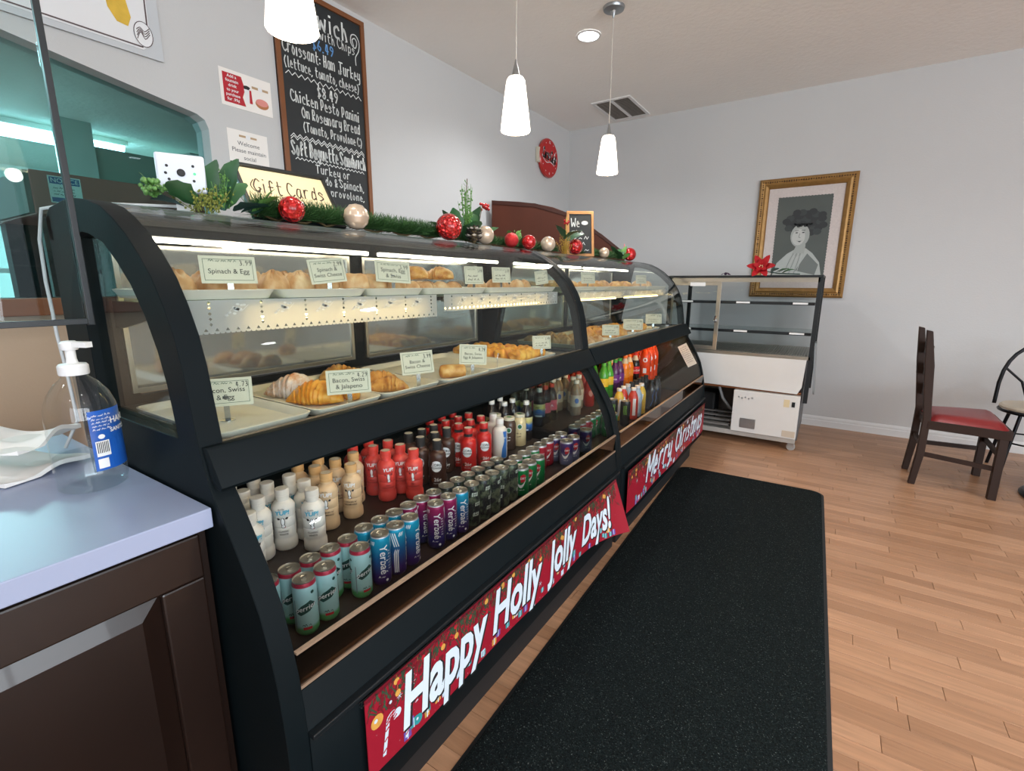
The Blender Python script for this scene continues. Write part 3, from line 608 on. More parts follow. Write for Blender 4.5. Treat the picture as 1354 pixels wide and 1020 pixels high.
# ---- bottles
def bottle_meshes(prof,n,body,cap,capmat,deco=None,mats=None,label=None,extra=()):
    out=[('body',MB().lathe(prof,n).mesh('bottle_body',body,smooth=35))]
    c=MB().lathe(cap,20)
    R=cap[0][0]
    out.append(('cap',c.mesh('bottle_cap',capmat,smooth=35)))
    if label:
        z0,z1,lm=label; f=rprof(prof); pr=[(f(z0+(z1-z0)*i/6)+0.0004,z0+(z1-z0)*i/6) for i in range(7)]
        out.append(('label_band',MB().lathe(pr,n,cap=False).mesh('bottle_label',lm,smooth=35)))
    if deco:
        d=MB(); deco(d,onprof(prof,gap=0.0012)); out.append(('print',d.mesh('bottle_print',mats)))
    return out+list(extra)
def captop(r,z0,z1): return [(r,z0),(r,z0+(z1-z0)*0.30),(r*0.955,z0+(z1-z0)*0.32),(r*0.955,z0+(z1-z0)*0.38),(r,z0+(z1-z0)*0.40),(r,z1-0.002),(r*0.93,z1),(0.0005,z1)]
YUP=[(.029,0),(.033,.004),(.0343,.012),(.0338,.032),(.0308,.037),(.0312,.043),(.0326,.074),(.0312,.077),(.0326,.080),(.0332,.106),(.0318,.109),(.0332,.112),(.0345,.134),(.0335,.141),(.0255,.153),(.0190,.158),(.0180,.166)]
def deco_yup(txt,tcol,sub,cow):
    def D(d,f):
        for k in range(3):
            g=lambda u,v,w=0,k=k:f(u+(k-1)*.071,v,w)
            put_text(d,g,'fairlife',0.007,-.002,.139,2,w=.0002); put_text(d,g,txt,0.019,0,.127,0,0.03,0.1,w=.0004)
            if cow:
                disc(d,g,0,.098,.0065,.014,2,14,w=.0002); disc(d,g,0,.099,.0045,.012,1,14,w=.0006); disc(d,g,.001,.083,.0065,.006,2,12,w=.0003); disc(d,g,.001,.0832,.005,.0045,1,12,w=.0007)
                ppoly(d,g,[(-.006,.106),(-.012,.113),(-.017,.111),(-.014,.105)],2,w=.0003); ppoly(d,g,[(.006,.106),(.012,.113),(.017,.111),(.014,.105)],2,w=.0003); disc(d,g,.005,.080,.002,.0015,3,8,w=.001)
            for i,s_ in enumerate(sub): put_text(d,g,s_,0.0085,0,.066-.010*i,2,0.015,w=.0004)
            None
    return D
for kd,col,cc,txt,tc_,sub,lb,cow in (('yupw','#d9d6d0','#d8d4cd','YUP!',C_cyan,('CLASSIC','WHITE'),'white plastic milk bottle with blue lettering and cow face',True),
        ('yupt','#d2b48f','#cfa56f','YUP!',C_white,("COOKIES N'",'CREAMINESS'),'tan plastic milk bottle with white lettering and cow face',True),
        ('yupr','#d0433c','#cf4038','YUP!',C_white,('VERY','STRAWBERRY'),'coral red plastic milk bottle with white lettering',True)):
    bm_=bottle_meshes(YUP,26,mat(kd+'_body',col,0.42,var=0.03,sss=0.05),captop(.0205,.167,.195),mat(kd+'_cap',cc,0.45),deco_yup(txt,tc_,sub,cow),[tc_,C_white,C_black if kd!='yupr' else mat('print_maroon','#7d1c20',0.5),C_red],extra=[('cap_top',MB().lathe([(.0165,.1953),(.0005,.1955)],18,cap=False).mesh('cap_top',mat('cap_cream','#d8cdb9',0.5) if kd!='yupw' else mat('yupw_cap','#d8d4cd',0.45)))])
    proto(kd,bm_,lb,'bottle',{'yupw':'white milk bottles','yupt':'tan milk bottles','yupr':'coral milk bottles'}[kd],'milk_bottle')
CORE=[(.031,0),(.0345,.004),(.0352,.012),(.0352,.050),(.0340,.056),(.0352,.062),(.0352,.128),(.0338,.138),(.027,.148),(.0195,.153),(.0180,.158),(.0180,.170)]
def deco_core(big):
    def D(d,f):
        for k in range(3):
            g=lambda u,v,w=0,k=k:f(u+(k-1)*.072,v,w)
            disc(d,g,0,.094,.021,.023,0,22); put_text(d,g,'CORE',0.0155,0,.100,1,0.02,w=.0005); put_text(d,g,'POWER',0.0115,0,.087,1,0.02,w=.0005)
            put_text(d,g,big,0.020,.004,.038,0,0.02,w=.0004); put_text(d,g,'PROTEIN',0.006,0,.022,0,w=.0004); disc(d,g,-.016,.036,.006,.007,2,10,w=.0003)
    return D
for kd,col,lb,grp in (('coreb','#3e241b','dark brown protein shake bottle with white round badge','brown shake bottles'),('corer','#b91f1c','bright red protein shake bottle with white round badge','red shake bottles')):
    nk=('neck_band',MB().lathe([(.0186,.157),(.0186,.170)],20,cap=False).mesh('neck_band',C_black)); 
    proto(kd,bottle_meshes(CORE,26,mat(kd+'_body',col,0.35,var=0.1),captop(.0192,.170,.195),[C_black if kd=='coreb' else mat('cap_red','#b3201d',0.4)],deco_core('26g'),[C_white,C_black,mat('print_choc','#6a3b26',0.5)],extra=[nk,('cap_top',MB().lathe([(.0165,.1952),(.0165,.1956),(.0005,.1956)],18,cap=False).mesh('cap_top',mat('cap_cream','#d8cdb9',0.5)))]),lb,'bottle',grp,'shake_bottle')
def deco_blue(d,f):
    for k in range(2): ppoly(d,lambda u,v,w=0,k=k:f(u+k*.1,v,w),[(.004,.006),(.034,.006),(.034,.135),(.012,.135),(.020,.09),(.008,.05)],0)
    for k in range(2): squig(d,lambda u,v,w=0,k=k:f(u+k*.1,v,w),.014,.032,.10,.009,.0025,1,.0006)
proto('whiteblue',bottle_meshes(CORE,26,mat('whiteblue_body','#d8d2cb',0.42,var=0.04),captop(.0185,.168,.192),M_white,deco_blue,[C_blue,C_white]),'white shake bottle with a blue side panel','bottle','white and blue shake bottles','shake_bottle')
COF=[(.029,0),(.0335,.003),(.034,.012),(.034,.125),(.032,.138),(.026,.148),(.0245,.153)]
for kd,col,lb in (('coffeet','#d9c79a','pale cream coffee bottle with green-marked lid'),('coffeeb','#4a372c','dark mocha coffee bottle with green-marked lid')):
    def deco_cof(d,f):
        for k in range(2):
            g=lambda u,v,w=0,k=k:f(u+k*.1,v,w); disc(d,g,0,.105,.013,.014,0,16); disc(d,g,0,.105,.010,.011,1,16,w=.0004)
            squig(d,g,-.016,.016,.066,.008,.002,2,.0004); squig(d,g,-.014,.014,.050,.009,.002,2,.0004)
    proto(kd,bottle_meshes(COF,26,mat(kd+'_body',col,0.25,var=0.06),[(.0275,.150),(.028,.156),(.028,.163),(.026,.165),(.0005,.165)],mat('coffee_lid','#d5cfb9',0.4),deco_cof,[C_white,mat('print_leaf','#1f6a45',0.5),C_black if kd=='coffeet' else C_white],
       extra=[('lid_mark',MB().lathe([(.013,.1654),(.0005,.1654)],14,cap=False).mesh('lid_mark',C_green))]),lb,'bottle','coffee bottles','coffee_bottle')
PET=[(.026,0),(.031,.004),(.0325,.014),(.0315,.05),(.0325,.07),(.0325,.125),(.031,.145),(.024,.168),(.015,.186),(.0135,.195)]
def deco_tea(d,f):
    for k in range(2):
        g=lambda u,v,w=0,k=k:f(u+k*.1,v,w); disc(d,g,0,.090,.016,.012,0,14); squig(d,g,-.016,.016,.106,.014,.0035,1,.0004); patch(d,g,-.02,.02,.06,.066,2)
proto('tea',bottle_meshes(PET,24,mat('tea_body','#1c1513',0.15,var=0.1),captop(.0155,.192,.212),M_white,deco_tea,[C_blue,C_black,C_white],label=(.055,.128,mat_ramp('tea_label',[(0,'#16264f'),(0.45,'#2c64a6'),(0.7,'#cfc26a'),(1,'#d8cf9a')],lo=.055,hi=.128))),'dark iced tea bottle with blue-yellow label','bottle','iced tea bottles','tea_bottle')
proto('cola',bottle_meshes(PET,24,mat('cola_body','#140d0d',0.12),captop(.0155,.192,.212),mat('cap_orange','#c8452f',0.4),lambda d,f:[squig(d,(lambda u,v,w=0,k=k:f(u+k*.068,v,w)),-.018,.018,.083,.015,.0035,0,.0004) for k in range(3)],[C_white],label=(.062,.122,C_pink)),'dark cola bottle with red cap and pink-red label','bottle','dark cola bottles','cola_bottle')
proto('redjuice',bottle_meshes(PET,24,mat('redjuice_body','#a52a20',0.2,var=0.1),captop(.0175,.192,.212),mat('cap_red2','#b4352b',0.45),lambda d,f:[disc(d,(lambda u,v,w=0,k=k:f(u+k*.068,v,w)),0,.09,.014,.02,0,14) for k in range(3)],[mat('print_rose','#d98a7a',0.5)]),'red juice bottle with red cap behind the glass divider','bottle','red juice bottles','juice_bottle')
proto('palejuice',bottle_meshes(PET,24,mat('palejuice_body','#8d7f6c',0.2,var=0.1),captop(.0175,.192,.212),M_white,lambda d,f:[disc(d,(lambda u,v,w=0,k=k:f(u+k*.068,v,w)),0,.092,.012,.016,0,14) for k in range(3)],[C_blue],label=(.055,.125,mat('label_ivory','#c6bfae',0.5))),'bottle with white cap and ivory label behind the glass divider','bottle','ivory label bottles','juice_bottle')
SODA=[(.028,0),(.034,.006),(.0355,.02),(.034,.07),(.035,.09),(.035,.150),(.034,.168),(.026,.195),(.016,.222),(.0135,.235)]
def soda(kd,bodycol,capcol,labcol,txt,lb,grp):
    proto(kd,bottle_meshes(SODA,24,mat(kd+'_body',bodycol,0.12,var=0.05),captop(.0155,.232,.250),mat(kd+'_cap',capcol,0.4),lambda d,f:[(put_text(d,(lambda u,v,w=0,k=k:f(u+k*.073,v,w)),txt,0.020,0,.118,0,0.02,0.2,w=.0005) if txt else squig(d,(lambda u,v,w=0,k=k:f(u+k*.073,v,w)),-.018,.018,.110,.016,.0035,0,.0005)) for k in range(3)],[C_white],label=(.092,.148,mat(kd+'_label',labcol,0.4)),
      extra=[('neck',MB().lathe([(.0265,.1955),(.0165,.2225),(.014,.2345)],20,cap=False).mesh('bottle_neck',mat('clear_neck','#c9c2b2',0.1)))] if kd in('orange','colar') else ()),lb,'bottle',grp,'soda_bottle')
soda('orange','#e07a12','#d86a1a','#e58a1c','','orange soda bottle in the lit case','orange soda bottles')
soda('grape','#4a1d5c','#2f9a3e','#6a2a86','Fanta','purple grape soda bottle with green cap','grape soda bottles')
soda('limeyel','#3f9a2e','#4aa83a','#e3c02a','','green soda bottle with yellow label','lime soda bottles')
soda('colar','#1a0c0a','#c4261f','#c0161c','Coca-Cola','cola bottle with red cap and red script label','cola bottles in the lit case')
BIG=[(.034,0),(.040,.006),(.042,.02),(.0405,.08),(.042,.10),(.042,.20),(.038,.225),(.026,.255),(.017,.275),(.0155,.285)]
def deco_big(d,f):
    for k in range(3):
        g=lambda u,v,w=0,k=k:f(u+k*.088,v,w); disc(d,g,0,.185,.017,.018,0,16); patch(d,g,-.013,.013,.08,.12,0); disc(d,g,0,.185,.008,.010,1,12,w=.0005)
proto('bigorange',bottle_meshes(BIG,24,mat('bigorange_body','#d8461c',0.15,var=0.06),captop(.018,.282,.30),mat('bigorange_cap','#c8421c',0.4),deco_big,[C_white,C_red]),'tall red-orange soda bottle with white round badge','bottle','tall red-orange soda bottles','soda_bottle')
proto('prime',bottle_meshes(PET,24,mat('prime_body','#c9402f',0.3,var=0.1),captop(.0165,.19,.208),M_white,lambda d,f:[patch(d,f,-.1+i*.05,-.08+i*.05,.03,.14,0) for i in range(5)],[C_white]),'red and white sports drink bottle with white cap','bottle','sports drink bottles','sports_bottle')
proto('primeb',bottle_meshes(PET,24,mat('primeb_body','#9fb3c4',0.3,var=0.1),captop(.0165,.19,.208),mat('cap_pale','#cfd3d6',0.4),lambda d,f:[patch(d,f,-.1+i*.05,-.08+i*.05,.03,.14,0) for i in range(5)],[C_white]),'pale blue sports drink bottle with pale cap','bottle','pale sports drink bottles','sports_bottle')
proto('yellow',bottle_meshes(PET,24,mat('yellow_body','#d9b23a',0.3,var=0.1),captop(.0165,.19,.208),M_white,lambda d,f:[ppoly(d,(lambda u,v,w=0,k=k:f(u+k*.1,v,w)),[(-.02,.03),(.0,.03),(.02,.14),(.0,.14)],0) for k in range(2)],[C_white]),'yellow drink bottle with slanted white label stripe','bottle','yellow drink bottles','sports_bottle')
proto('energyb',bottle_meshes(PET,24,mat('energyb_body','#15171c',0.3),captop(.0165,.19,.208),C_black,lambda d,f:[stroke(d,f,[(-.1+k*.05,.03),(-.085+k*.05,.07),(-.09+k*.05,.10),(-.075+k*.05,.14)],.004,0,.0004) for k in range(5)],[C_blue]),'black drink bottle with black cap and blue streaks','bottle','black drink bottles','sports_bottle')
DK=0.4403; RS=0.4903; RS2=0.5303
rr=random.Random(11)
def aim(x,y,j=0.35): return math.atan2(-y,-x)+rr.uniform(-j,j)
def rowlabel(kind,x,y):
    row=('front row' if x>-1.045 else 'second row') if x>-1.13 else ('front row of the step' if x>-1.305 else 'second row of the step' if x>-1.385 else 'third row of the step' if x>-1.47 else 'back row of the step')
    w=PRO[kind]['label'].replace(' on the lower deck','').replace(' behind the glass divider','').replace(' in the lit case','')
    return w+', '+row+(', past the divider' if y>2.17 and kind in('green','crimson','violet','tea') else '')
def many(kind,pts,z,j=0.35,**kw):
    for x,y in pts: place(kind,x,y,z,aim(x,y,j),label=rowlabel(kind,x,y),**kw)
many('mint',[(-1.018,.616),(-1.020,.678),(-1.020,.790),(-1.084,.620),(-1.084,.680),(-1.082,.740),(-1.084,.800),(-1.085,.560)],DK,0.5)
for i,(x,y) in enumerate([(-1.018,.861),(-1.018,.921),(-1.018,.981),(-1.015,1.222),(-1.083,.859),(-1.081,.918),(-1.081,.977)]):
    a=math.atan2(-y,-x); place('teal',x,y,DK,a+[0.25,-1.55,0.9,0.35,0.1,-1.5,1.0][i],label=rowlabel('teal',x,y))
for i,(x,y) in enumerate([(-1.018,1.099),(-1.018,1.162),(-1.081,1.038),(-1.081,1.098),(-1.081,1.159)]):
    a=math.atan2(-y,-x); place('magenta',x,y,DK,a+[0.1,0.3,-0.2,0.5,0][i],label=rowlabel('magenta',x,y))
many('camo',[(-1.012,1.284),(-1.010,1.346),(-1.010,1.409),(-1.010,1.472),(-1.010,1.535),(-1.078,1.222),(-1.078,1.284),(-1.078,1.346),(-1.078,1.409),(-1.078,1.472),(-1.078,1.535)],DK,1.2)
many('green',[(-1.002,1.602),(-1.004,1.671),(-1.004,1.741),(-1.078,1.678),(-1.078,1.750),(-1.078,1.822),(-1.080,2.467),(-1.080,2.540),(-1.080,2.612),(-1.082,2.685),(-1.010,2.545),(-1.010,2.615)],DK,0.2)
many('crimson',[(-1.079,1.893),(-1.079,1.961),(-1.078,2.328),(-1.080,2.398)],DK,0.2)
many('violet',[(-1.000,2.010),(-1.000,2.086),(-1.002,2.235),(-1.075,2.029),(-1.074,2.097),(-1.076,2.252)],DK,0.2)
many('yupw',[(-1.267,.820),(-1.348,.772),(-1.348,.696),(-1.348,.848),(-1.428,.848),(-1.428,.772),(-1.428,.696),(-1.505,.772),(-1.272,.628),(-1.505,.696)],RS,0.35)
many('yupt',[(-1.343,.926),(-1.425,.942),(-1.50,.925),(-1.497,1.005),(-1.425,1.024),(-1.341,1.024),(-1.428,1.105)],RS,0.35)
many('yupr',[(-1.345,1.187),(-1.270,1.257),(-1.425,1.196),(-1.350,1.266),(-1.428,1.275),(-1.50,1.160),(-1.502,1.240)],RS,0.35)
many('coreb',[(-1.268,1.388),(-1.345,1.537),(-1.350,1.379),(-1.344,1.458),(-1.427,1.389),(-1.422,1.462),(-1.424,1.540)],RS,0.3)
many('corer',[(-1.268,1.590),(-1.258,1.690),(-1.345,1.617),(-1.340,1.697),(-1.424,1.622),(-1.420,1.705),(-1.420,1.785),(-1.338,1.775),(-1.503,1.600),(-1.500,1.680),(-1.500,1.760)],RS,0.3)
many('whiteblue',[(-1.246,1.800),(-1.320,1.850)],RS,0.1)
many('coffeeb',[(-1.276,1.925),(-1.364,1.935)],RS,0.2); many('coffeet',[(-1.266,2.005)],RS,0.2)
many('tea',[(-1.281,2.095),(-1.362,2.010),(-1.366,2.092),(-1.436,2.000),(-1.441,2.085)],RS,0.3)
many('tea',[(-1.285,2.238),(-1.372,2.238),(-1.446,2.238)],RS2,0.3)
many('cola',[(-1.379,2.312),(-1.375,2.388),(-1.290,2.312),(-1.292,2.388),(-1.452,2.312)],RS2,0.3)
many('palejuice',[(-1.355,2.520),(-1.36,2.600),(-1.43,2.480),(-1.43,2.560),(-1.43,2.640),(-1.36,2.690),(-1.28,2.640),(-1.28,2.720),(-1.22,2.560)],RS2,0.3)
many('redjuice',[(-1.40,2.800),(-1.40,2.880),(-1.32,2.800),(-1.40,2.960),(-1.32,2.880),(-1.24,2.800)],RS2,0.3)
many('blackcan',[(-1.079,2.800),(-1.000,2.806)],DK,0.3)
many('prime',[(-1.011,2.975),(-1.082,2.985)],DK,0.2); many('primeb',[(-1.012,3.055),(-1.082,3.065)],DK,0.2); many('yellow',[(-1.014,3.140),(-1.080,2.905)],DK,0.2)
many('energyb',[(-1.085,3.145),(-1.085,3.225),(-1.085,3.300),(-1.085,3.375),(-1.085,3.450),(-0.995,3.290),(-0.985,3.370),(-1.005,3.455)],DK,0.2)
many('orange',[(-1.24,3.42),(-1.24,3.51),(-1.33,3.40),(-1.33,3.49),(-1.42,3.45)],RS2,0.2)
many('grape',[(-1.23,3.20),(-1.23,3.285),(-1.32,3.22)],RS2,0.2); many('limeyel',[(-1.24,3.02),(-1.24,3.11),(-1.33,3.06)],RS2,0.2)
many('colar',[(-1.23,3.62),(-1.31,3.62),(-1.39,3.60)],RS2,0.1)
many('bigorange',[(-1.195,3.76),(-1.195,3.86),(-1.195,3.955),(-1.29,3.76),(-1.29,3.86),(-1.29,3.955)],RS2,0.2)
# ================================================================ TRAYS, PASTRIES, PRICE CARDS, LACE
def rrect(hx,hy,r,n=5):
    p=[]
    for cx,cy,a0 in ((hx-r,hy-r,0),(-hx+r,hy-r,PI/2),(-hx+r,-hy+r,PI),(hx-r,-hy+r,1.5*PI)):
        for i in range(n+1): a=a0+PI/2*i/n; p.append((cx+r*math.cos(a),cy+r*math.sin(a)))
    return p
M_tray=mat('tray_melamine','#dcd6c8',0.3,var=0.03,vscale=10)
def tray(x0,x1,y0,y1,z,label,h=0.020,rz=0.0,name='serving_tray'):
    hx,hy=(x1-x0)/2,(y1-y0)/2; mb=MB(); loops=[]
    for (ins,zz,r) in ((0.012,0,0.02),(0.002,h*0.8,0.026),(0.0,h,0.028),(0.004,h+0.001,0.026),(0.010,h*0.85,0.022),(0.018,0.004,0.018)):
        loops.append([(a,b,zz) for a,b in rrect(hx-ins,hy-ins,r)])
    n=len(loops[0]); vs=[p for l in loops for p in l]; fs=[(i*n+k,i*n+(k+1)%n,(i+1)*n+(k+1)%n,(i+1)*n+k) for i in range(len(loops)-1) for k in range(n)]
    fs.append(tuple(range(n))[::-1]); fs.append(tuple((len(loops)-1)*n+k for k in range(n))); mb.add(vs,fs)
    o=link(name,mb.mesh('tray',M_tray,smooth=35),None,loc=((x0+x1)/2,(y0+y1)/2,z),rot=(0,0,rz)); return tag(o,label,'tray')
DZ=0.9742; SZ=1.2637
tray(-1.44,-1.022,.462,.690,DZ,'empty cream tray with a lone price card in the pastry case')
tray(-1.44,-1.018,.696,.908,DZ,'cream tray with the powdered croissant')
tray(-1.44,-1.018,.914,1.150,DZ,'cream tray with plain glossy croissants')
tray(-1.44,-1.005,1.158,1.405,DZ,'cream tray with a single round roll')
tray(-1.44,-1.012,1.411,1.640,DZ,'empty cream tray next to the braided roll tray')
tray(-1.44,-1.016,1.646,1.930,DZ,'cream tray with rows of braided cheese rolls')
tray(-1.44,-1.03,2.23,2.62,DZ,'cream tray of piled pastries just past the case divider')
tray(-1.44,-1.03,2.64,3.05,DZ,'cream tray with golden buns in the farther case')
tray(-1.44,-1.03,3.07,3.55,DZ,'cream tray with twisted rolls in the farther case')
up=[(.462,.690,'of spinach turnovers'),(.700,.968,'of folded cheese pastries'),(.972,1.205,'of spinach rolls'),(1.210,1.555,'of stacked puff pastries'),(1.560,2.120,'of short flat pastries'),(2.215,2.60,'with two golden buns'),(2.61,3.05,'with large golden buns'),(3.06,3.50,'with a sugared bun'),(3.51,3.98,'with thin crackers')]
for a,b,s_ in up: tray(-1.47,-1.128,a,b,SZ,'cream tray %s on the glass shelf'%s_)
def pastry_mat(nm,c0,c1,c2,sugar=None):
    m=mat(nm,c1,0.45,spec=0.4); nt=m.node_tree; N=nt.nodes; L=nt.links; tc=N.new('ShaderNodeTexCoord'); oi=N.new('ShaderNodeObjectInfo')
    ad=N.new('ShaderNodeVectorMath'); ad.operation='ADD'; L.new(tc.outputs['Object'],ad.inputs[0]); L.new(oi.outputs['Random'],ad.inputs[1])
    nz=N.new('ShaderNodeTexNoise'); nz.inputs['Scale'].default_value=28; nz.inputs['Detail'].default_value=5; L.new(ad.outputs[0],nz.inputs['Vector'])
    cr=N.new('ShaderNodeValToRGB'); e=cr.color_ramp.elements; e[0].position=0.3; e[0].color=hexc(c0); e[1].position=0.72; e[1].color=hexc(c2); q=e.new(0.5); q.color=hexc(c1)
    L.new(nz.outputs['Fac'],cr.inputs[0]); col=cr.outputs[0]
    if sugar:
        n2=N.new('ShaderNodeTexNoise'); n2.inputs['Scale'].default_value=14; n2.inputs['Detail'].default_value=8; n2.inputs['Roughness'].default_value=0.8; L.new(ad.outputs[0],n2.inputs['Vector'])
        mr=N.new('ShaderNodeMapRange'); mr.inputs[1].default_value=0.42; mr.inputs[2].default_value=0.6; L.new(n2.outputs['Fac'],mr.inputs[0]); mx=N.new('ShaderNodeMix'); mx.data_type='RGBA'; L.new(mr.outputs[0],mx.inputs[0]); L.new(col,mx.inputs[6]); mx.inputs[7].default_value=hexc(sugar); col=mx.outputs[2]
    L.new(col,N['Principled BSDF'].inputs['Base Color']); bp=N.new('ShaderNodeBump'); bp.inputs['Strength'].default_value=0.35; bp.inputs['Distance'].default_value=0.004; L.new(nz.outputs['Fac'],bp.inputs['Height']); L.new(bp.outputs[0],N['Principled BSDF'].inputs['Normal']); return m
P_gold=pastry_mat('crust_gold','#a9632a','#cf9448','#e6bd78'); P_pale=pastry_mat('crust_pale','#b27a48','#d0a06c','#e2c59b'); P_sug=pastry_mat('crust_sugar','#a9632a','#c98d4c','#dcb27a','#d9d0cf'); P_orange=pastry_mat('crust_cheese','#b8681e','#dd9a35','#f0c05a')
P_fill=mat('spinach_filling','#4c5a2c',0.6,var=0.3,vscale=60); P_meat=mat('meat_filling','#7a3325',0.5,var=0.3,vscale=60)
def croissant(seed,L=0.15,R=0.032,bend=0.5,seg=5):
    nu,nv=20,60; mb=MB(); q=random.Random(seed); ph=[q.uniform(0,6) for _ in range(4)]
    def fn(u,v):
        t=(v-0.5)*2; a=t*bend; s=abs(t); th=2*PI*u
        env=max(0.03,1-s**1.7)**0.75; k=(s*seg*0.9+0.08*math.sin(th+ph[0])+0.2)%1.0
        step=0.80+0.24*(1-k)**0.6                                        # each layer overlaps the next
        r=R*env*step*(1+0.05*math.sin(3*th+ph[1])+0.04*math.sin(7*t+ph[2]))
        yy=math.cos(th)*r*1.12; zz=math.sin(th)*r*0.92
        x=math.sin(a)*(L/(2*bend)); y=(math.cos(a)-1)*(L/(2*bend))
        return Vector((x+yy*math.sin(a),y+yy*math.cos(a),max(zz,-R*0.6*env)+R*0.6*(0.35+0.65*env)))
    mb.grid(nu,nv,fn,closeu=True); mb.f.append(tuple(range(nu))[::-1]); mb.m.append(0); o=(nv-1)*nu; mb.f.append(tuple(o+k for k in range(nu))); mb.m.append(0)
    mz=min(p.z for p in mb.v)
    for p in mb.v: p.z-=mz
    return mb
def roll(seed,L=0.09,R=0.036,braid=0.0):
    nu,nv=24,20; mb=MB()
    def fn(u,v):
        t=(v-0.5)*2; th=2*PI*u; r=R*(1-abs(t)**8*0.16)*(1+braid*math.sin(3*th+t*7+seed)+0.05*math.sin(2*th+seed)); zz=math.sin(th)*r*0.86
        return Vector((t*L/2,math.cos(th)*r,max(zz,-R*0.6)+R*0.6))
    mb.grid(nu,nv,fn,closeu=True)
    return mb
def roll_parts(seed,L,R,braid=0.0):
    mb=roll(seed,L,R,braid)
    for sgn in (-1,1):
        n=24; k=0 if sgn<0 else (19*24); ring=[mb.v[k+i].copy() for i in range(n)]; c=sum(ring,Vector())/n
        o=len(mb.v); mb.v+=[c+(p-c)*0.62+Vector((sgn*0.003,0,0)) for p in ring]+[c+(p-c)*0.36-Vector((sgn*0.006,0,0)) for p in ring]+[c-Vector((sgn*0.006,0,0))]
        for i in range(n):
            j=(i+1)%n; mb.f+=[(k+i,k+j,o+j,o+i),(o+i,o+j,o+n+j,o+n+i),(o+n+i,o+n+j,o+2*n)]; mb.m+=[0,0,1]
    return mb
def turnover(seed,L=0.10,W=0.085,H=0.052):
    mb=MB()
    def fn(u,v):
        th=2*PI*u; s=v; ex=abs(math.cos(th))**0.7*(1 if math.cos(th)>0 else -1); ey=abs(math.sin(th))**0.9*(1 if math.sin(th)>0 else -1)
        ph=PI*s-PI/2; c=math.cos(ph); z=math.sin(ph); fold=0.10*math.sin(4*th*1.0+seed+3*ex)+0.17*(((2.2*(ex*c+1)+0.25*math.sin(2*ey+seed)+seed*.37)%1.0)-0.5)
        return Vector((ex*c*L/2*(1+0.06*math.sin(3*th+seed)),ey*c*W/2,max(-0.3,z*(1+fold))*H*0.75+H*0.225))
    mb.grid(40,18,fn,closeu=True); return mb
PMESH={'cro':[croissant(i,0.165,0.039,0.75).mesh('croissant',P_gold,smooth=60) for i in range(3)],'crs':[croissant(9,0.175,0.044,0.6).mesh('croissant',P_sug,smooth=60)],'cho':[croissant(5,0.16,0.042,0.5,6).mesh('croissant',P_orange,smooth=60)],
 'roll':[roll_parts(i,0.095,0.036,0.02).mesh('roll',[P_pale,P_fill],smooth=60) for i in range(2)],'mroll':[roll_parts(4,0.085,0.030,0.02).mesh('roll',[P_gold,P_meat],smooth=60)],'braid':[roll_parts(i,0.10,0.033,0.10).mesh('roll',[P_orange,P_orange],smooth=70) for i in range(3)],
 'turn':[turnover(i).mesh('turnover',P_pale,smooth=70) for i in range(3)],'bun':[turnover(i+5,0.13,0.12,0.055).mesh('bun',P_gold,smooth=70) for i in range(2)],'flat':[turnover(i+8,0.10,0.08,0.040).mesh('flat_pastry',P_pale,smooth=70) for i in range(2)],'stick':[croissant(20+i,0.12,0.030,0.3,5).mesh('puff_stick',P_pale,smooth=60) for i in range(2)]}
pr_=random.Random(5); ORD=['first','second','third','fourth','fifth']
def pastry(kind,x,y,z,rz,label,grp,tilt=0.0,sc=1.0,name=None):
    me=pr_.choice(PMESH[kind]); o=link(name or me.name.split('.')[0],me,None,loc=(x,y,z),rot=(tilt,0,rz)); o.scale=(sc,sc,sc*(1.45 if z>1.2 and kind in('turn','flat','roll') else 1.0)); return tag(o,label,'pastry',grp)
dz=DZ+0.0042; sz=SZ+0.0042
pastry('crs',-1.27,.800,dz,0.5,'large croissant dusted with powdered sugar',None)
pastry('cho',-1.150,.785,dz,0.6,'golden cheese-topped croissant next to the powdered one',None)
pastry('cho',-1.115,.870,dz,-0.2,'golden filled croissant behind the jalapeno price card',None,sc=0.5)
pastry('cro',-1.185,1.035,dz,0.95,'plain croissant on the tray of glossy croissants','plain croissants',sc=.86); pastry('cro',-1.285,1.02,dz,0.95,'plain croissant on the tray of glossy croissants','plain croissants',sc=.86); pastry('cro',-1.105,1.00,dz,0.95,'plain croissant on the tray of glossy croissants','plain croissants',sc=0.78)
pastry('cro',-1.38,1.035,dz,0.95,'plain croissant on the tray of glossy croissants','plain croissants',sc=.86)
pastry('mroll',-1.09,1.285,dz,0.9,'small roll with meat filling alone on its tray',None); 
for i in range(5):
    for j in range(2): pastry('braid',-1.385+i*0.074,1.725+j*0.115,dz,PI/2+pr_.uniform(-.15,.15),'braided cheese roll, %s from the tray front'%ORD[4-i],'braided cheese rolls')
for i in range(5):
    for j in range(3): pastry('turn',-1.38+i*0.074,2.295+j*0.115,dz,PI/2+pr_.uniform(-.3,.3),'folded pastry past the glass divider, %s from the tray front'%ORD[4-i],'folded pastries past the divider',sc=pr_.uniform(0.75,0.85))
for i,(x,y) in enumerate([(-1.12,2.75),(-1.27,2.77),(-1.12,2.92),(-1.28,2.92)]): pastry('bun',x,y,dz,pr_.uniform(0,3),'golden bun on a tray in the farther pastry case','golden buns on the deck')
for i,(x,y) in enumerate([(-1.12,3.15),(-1.21,3.17),(-1.30,3.16),(-1.12,3.29),(-1.21,3.31),(-1.30,3.30),(-1.14,3.43)]): pastry('braid',x,y,dz,PI/2+pr_.uniform(-.2,.2),'twisted roll in the farther pastry case, %s'%('front of its tray' if x>-1.17 else 'middle of its tray' if x>-1.26 else 'back of its tray'),'twisted rolls')
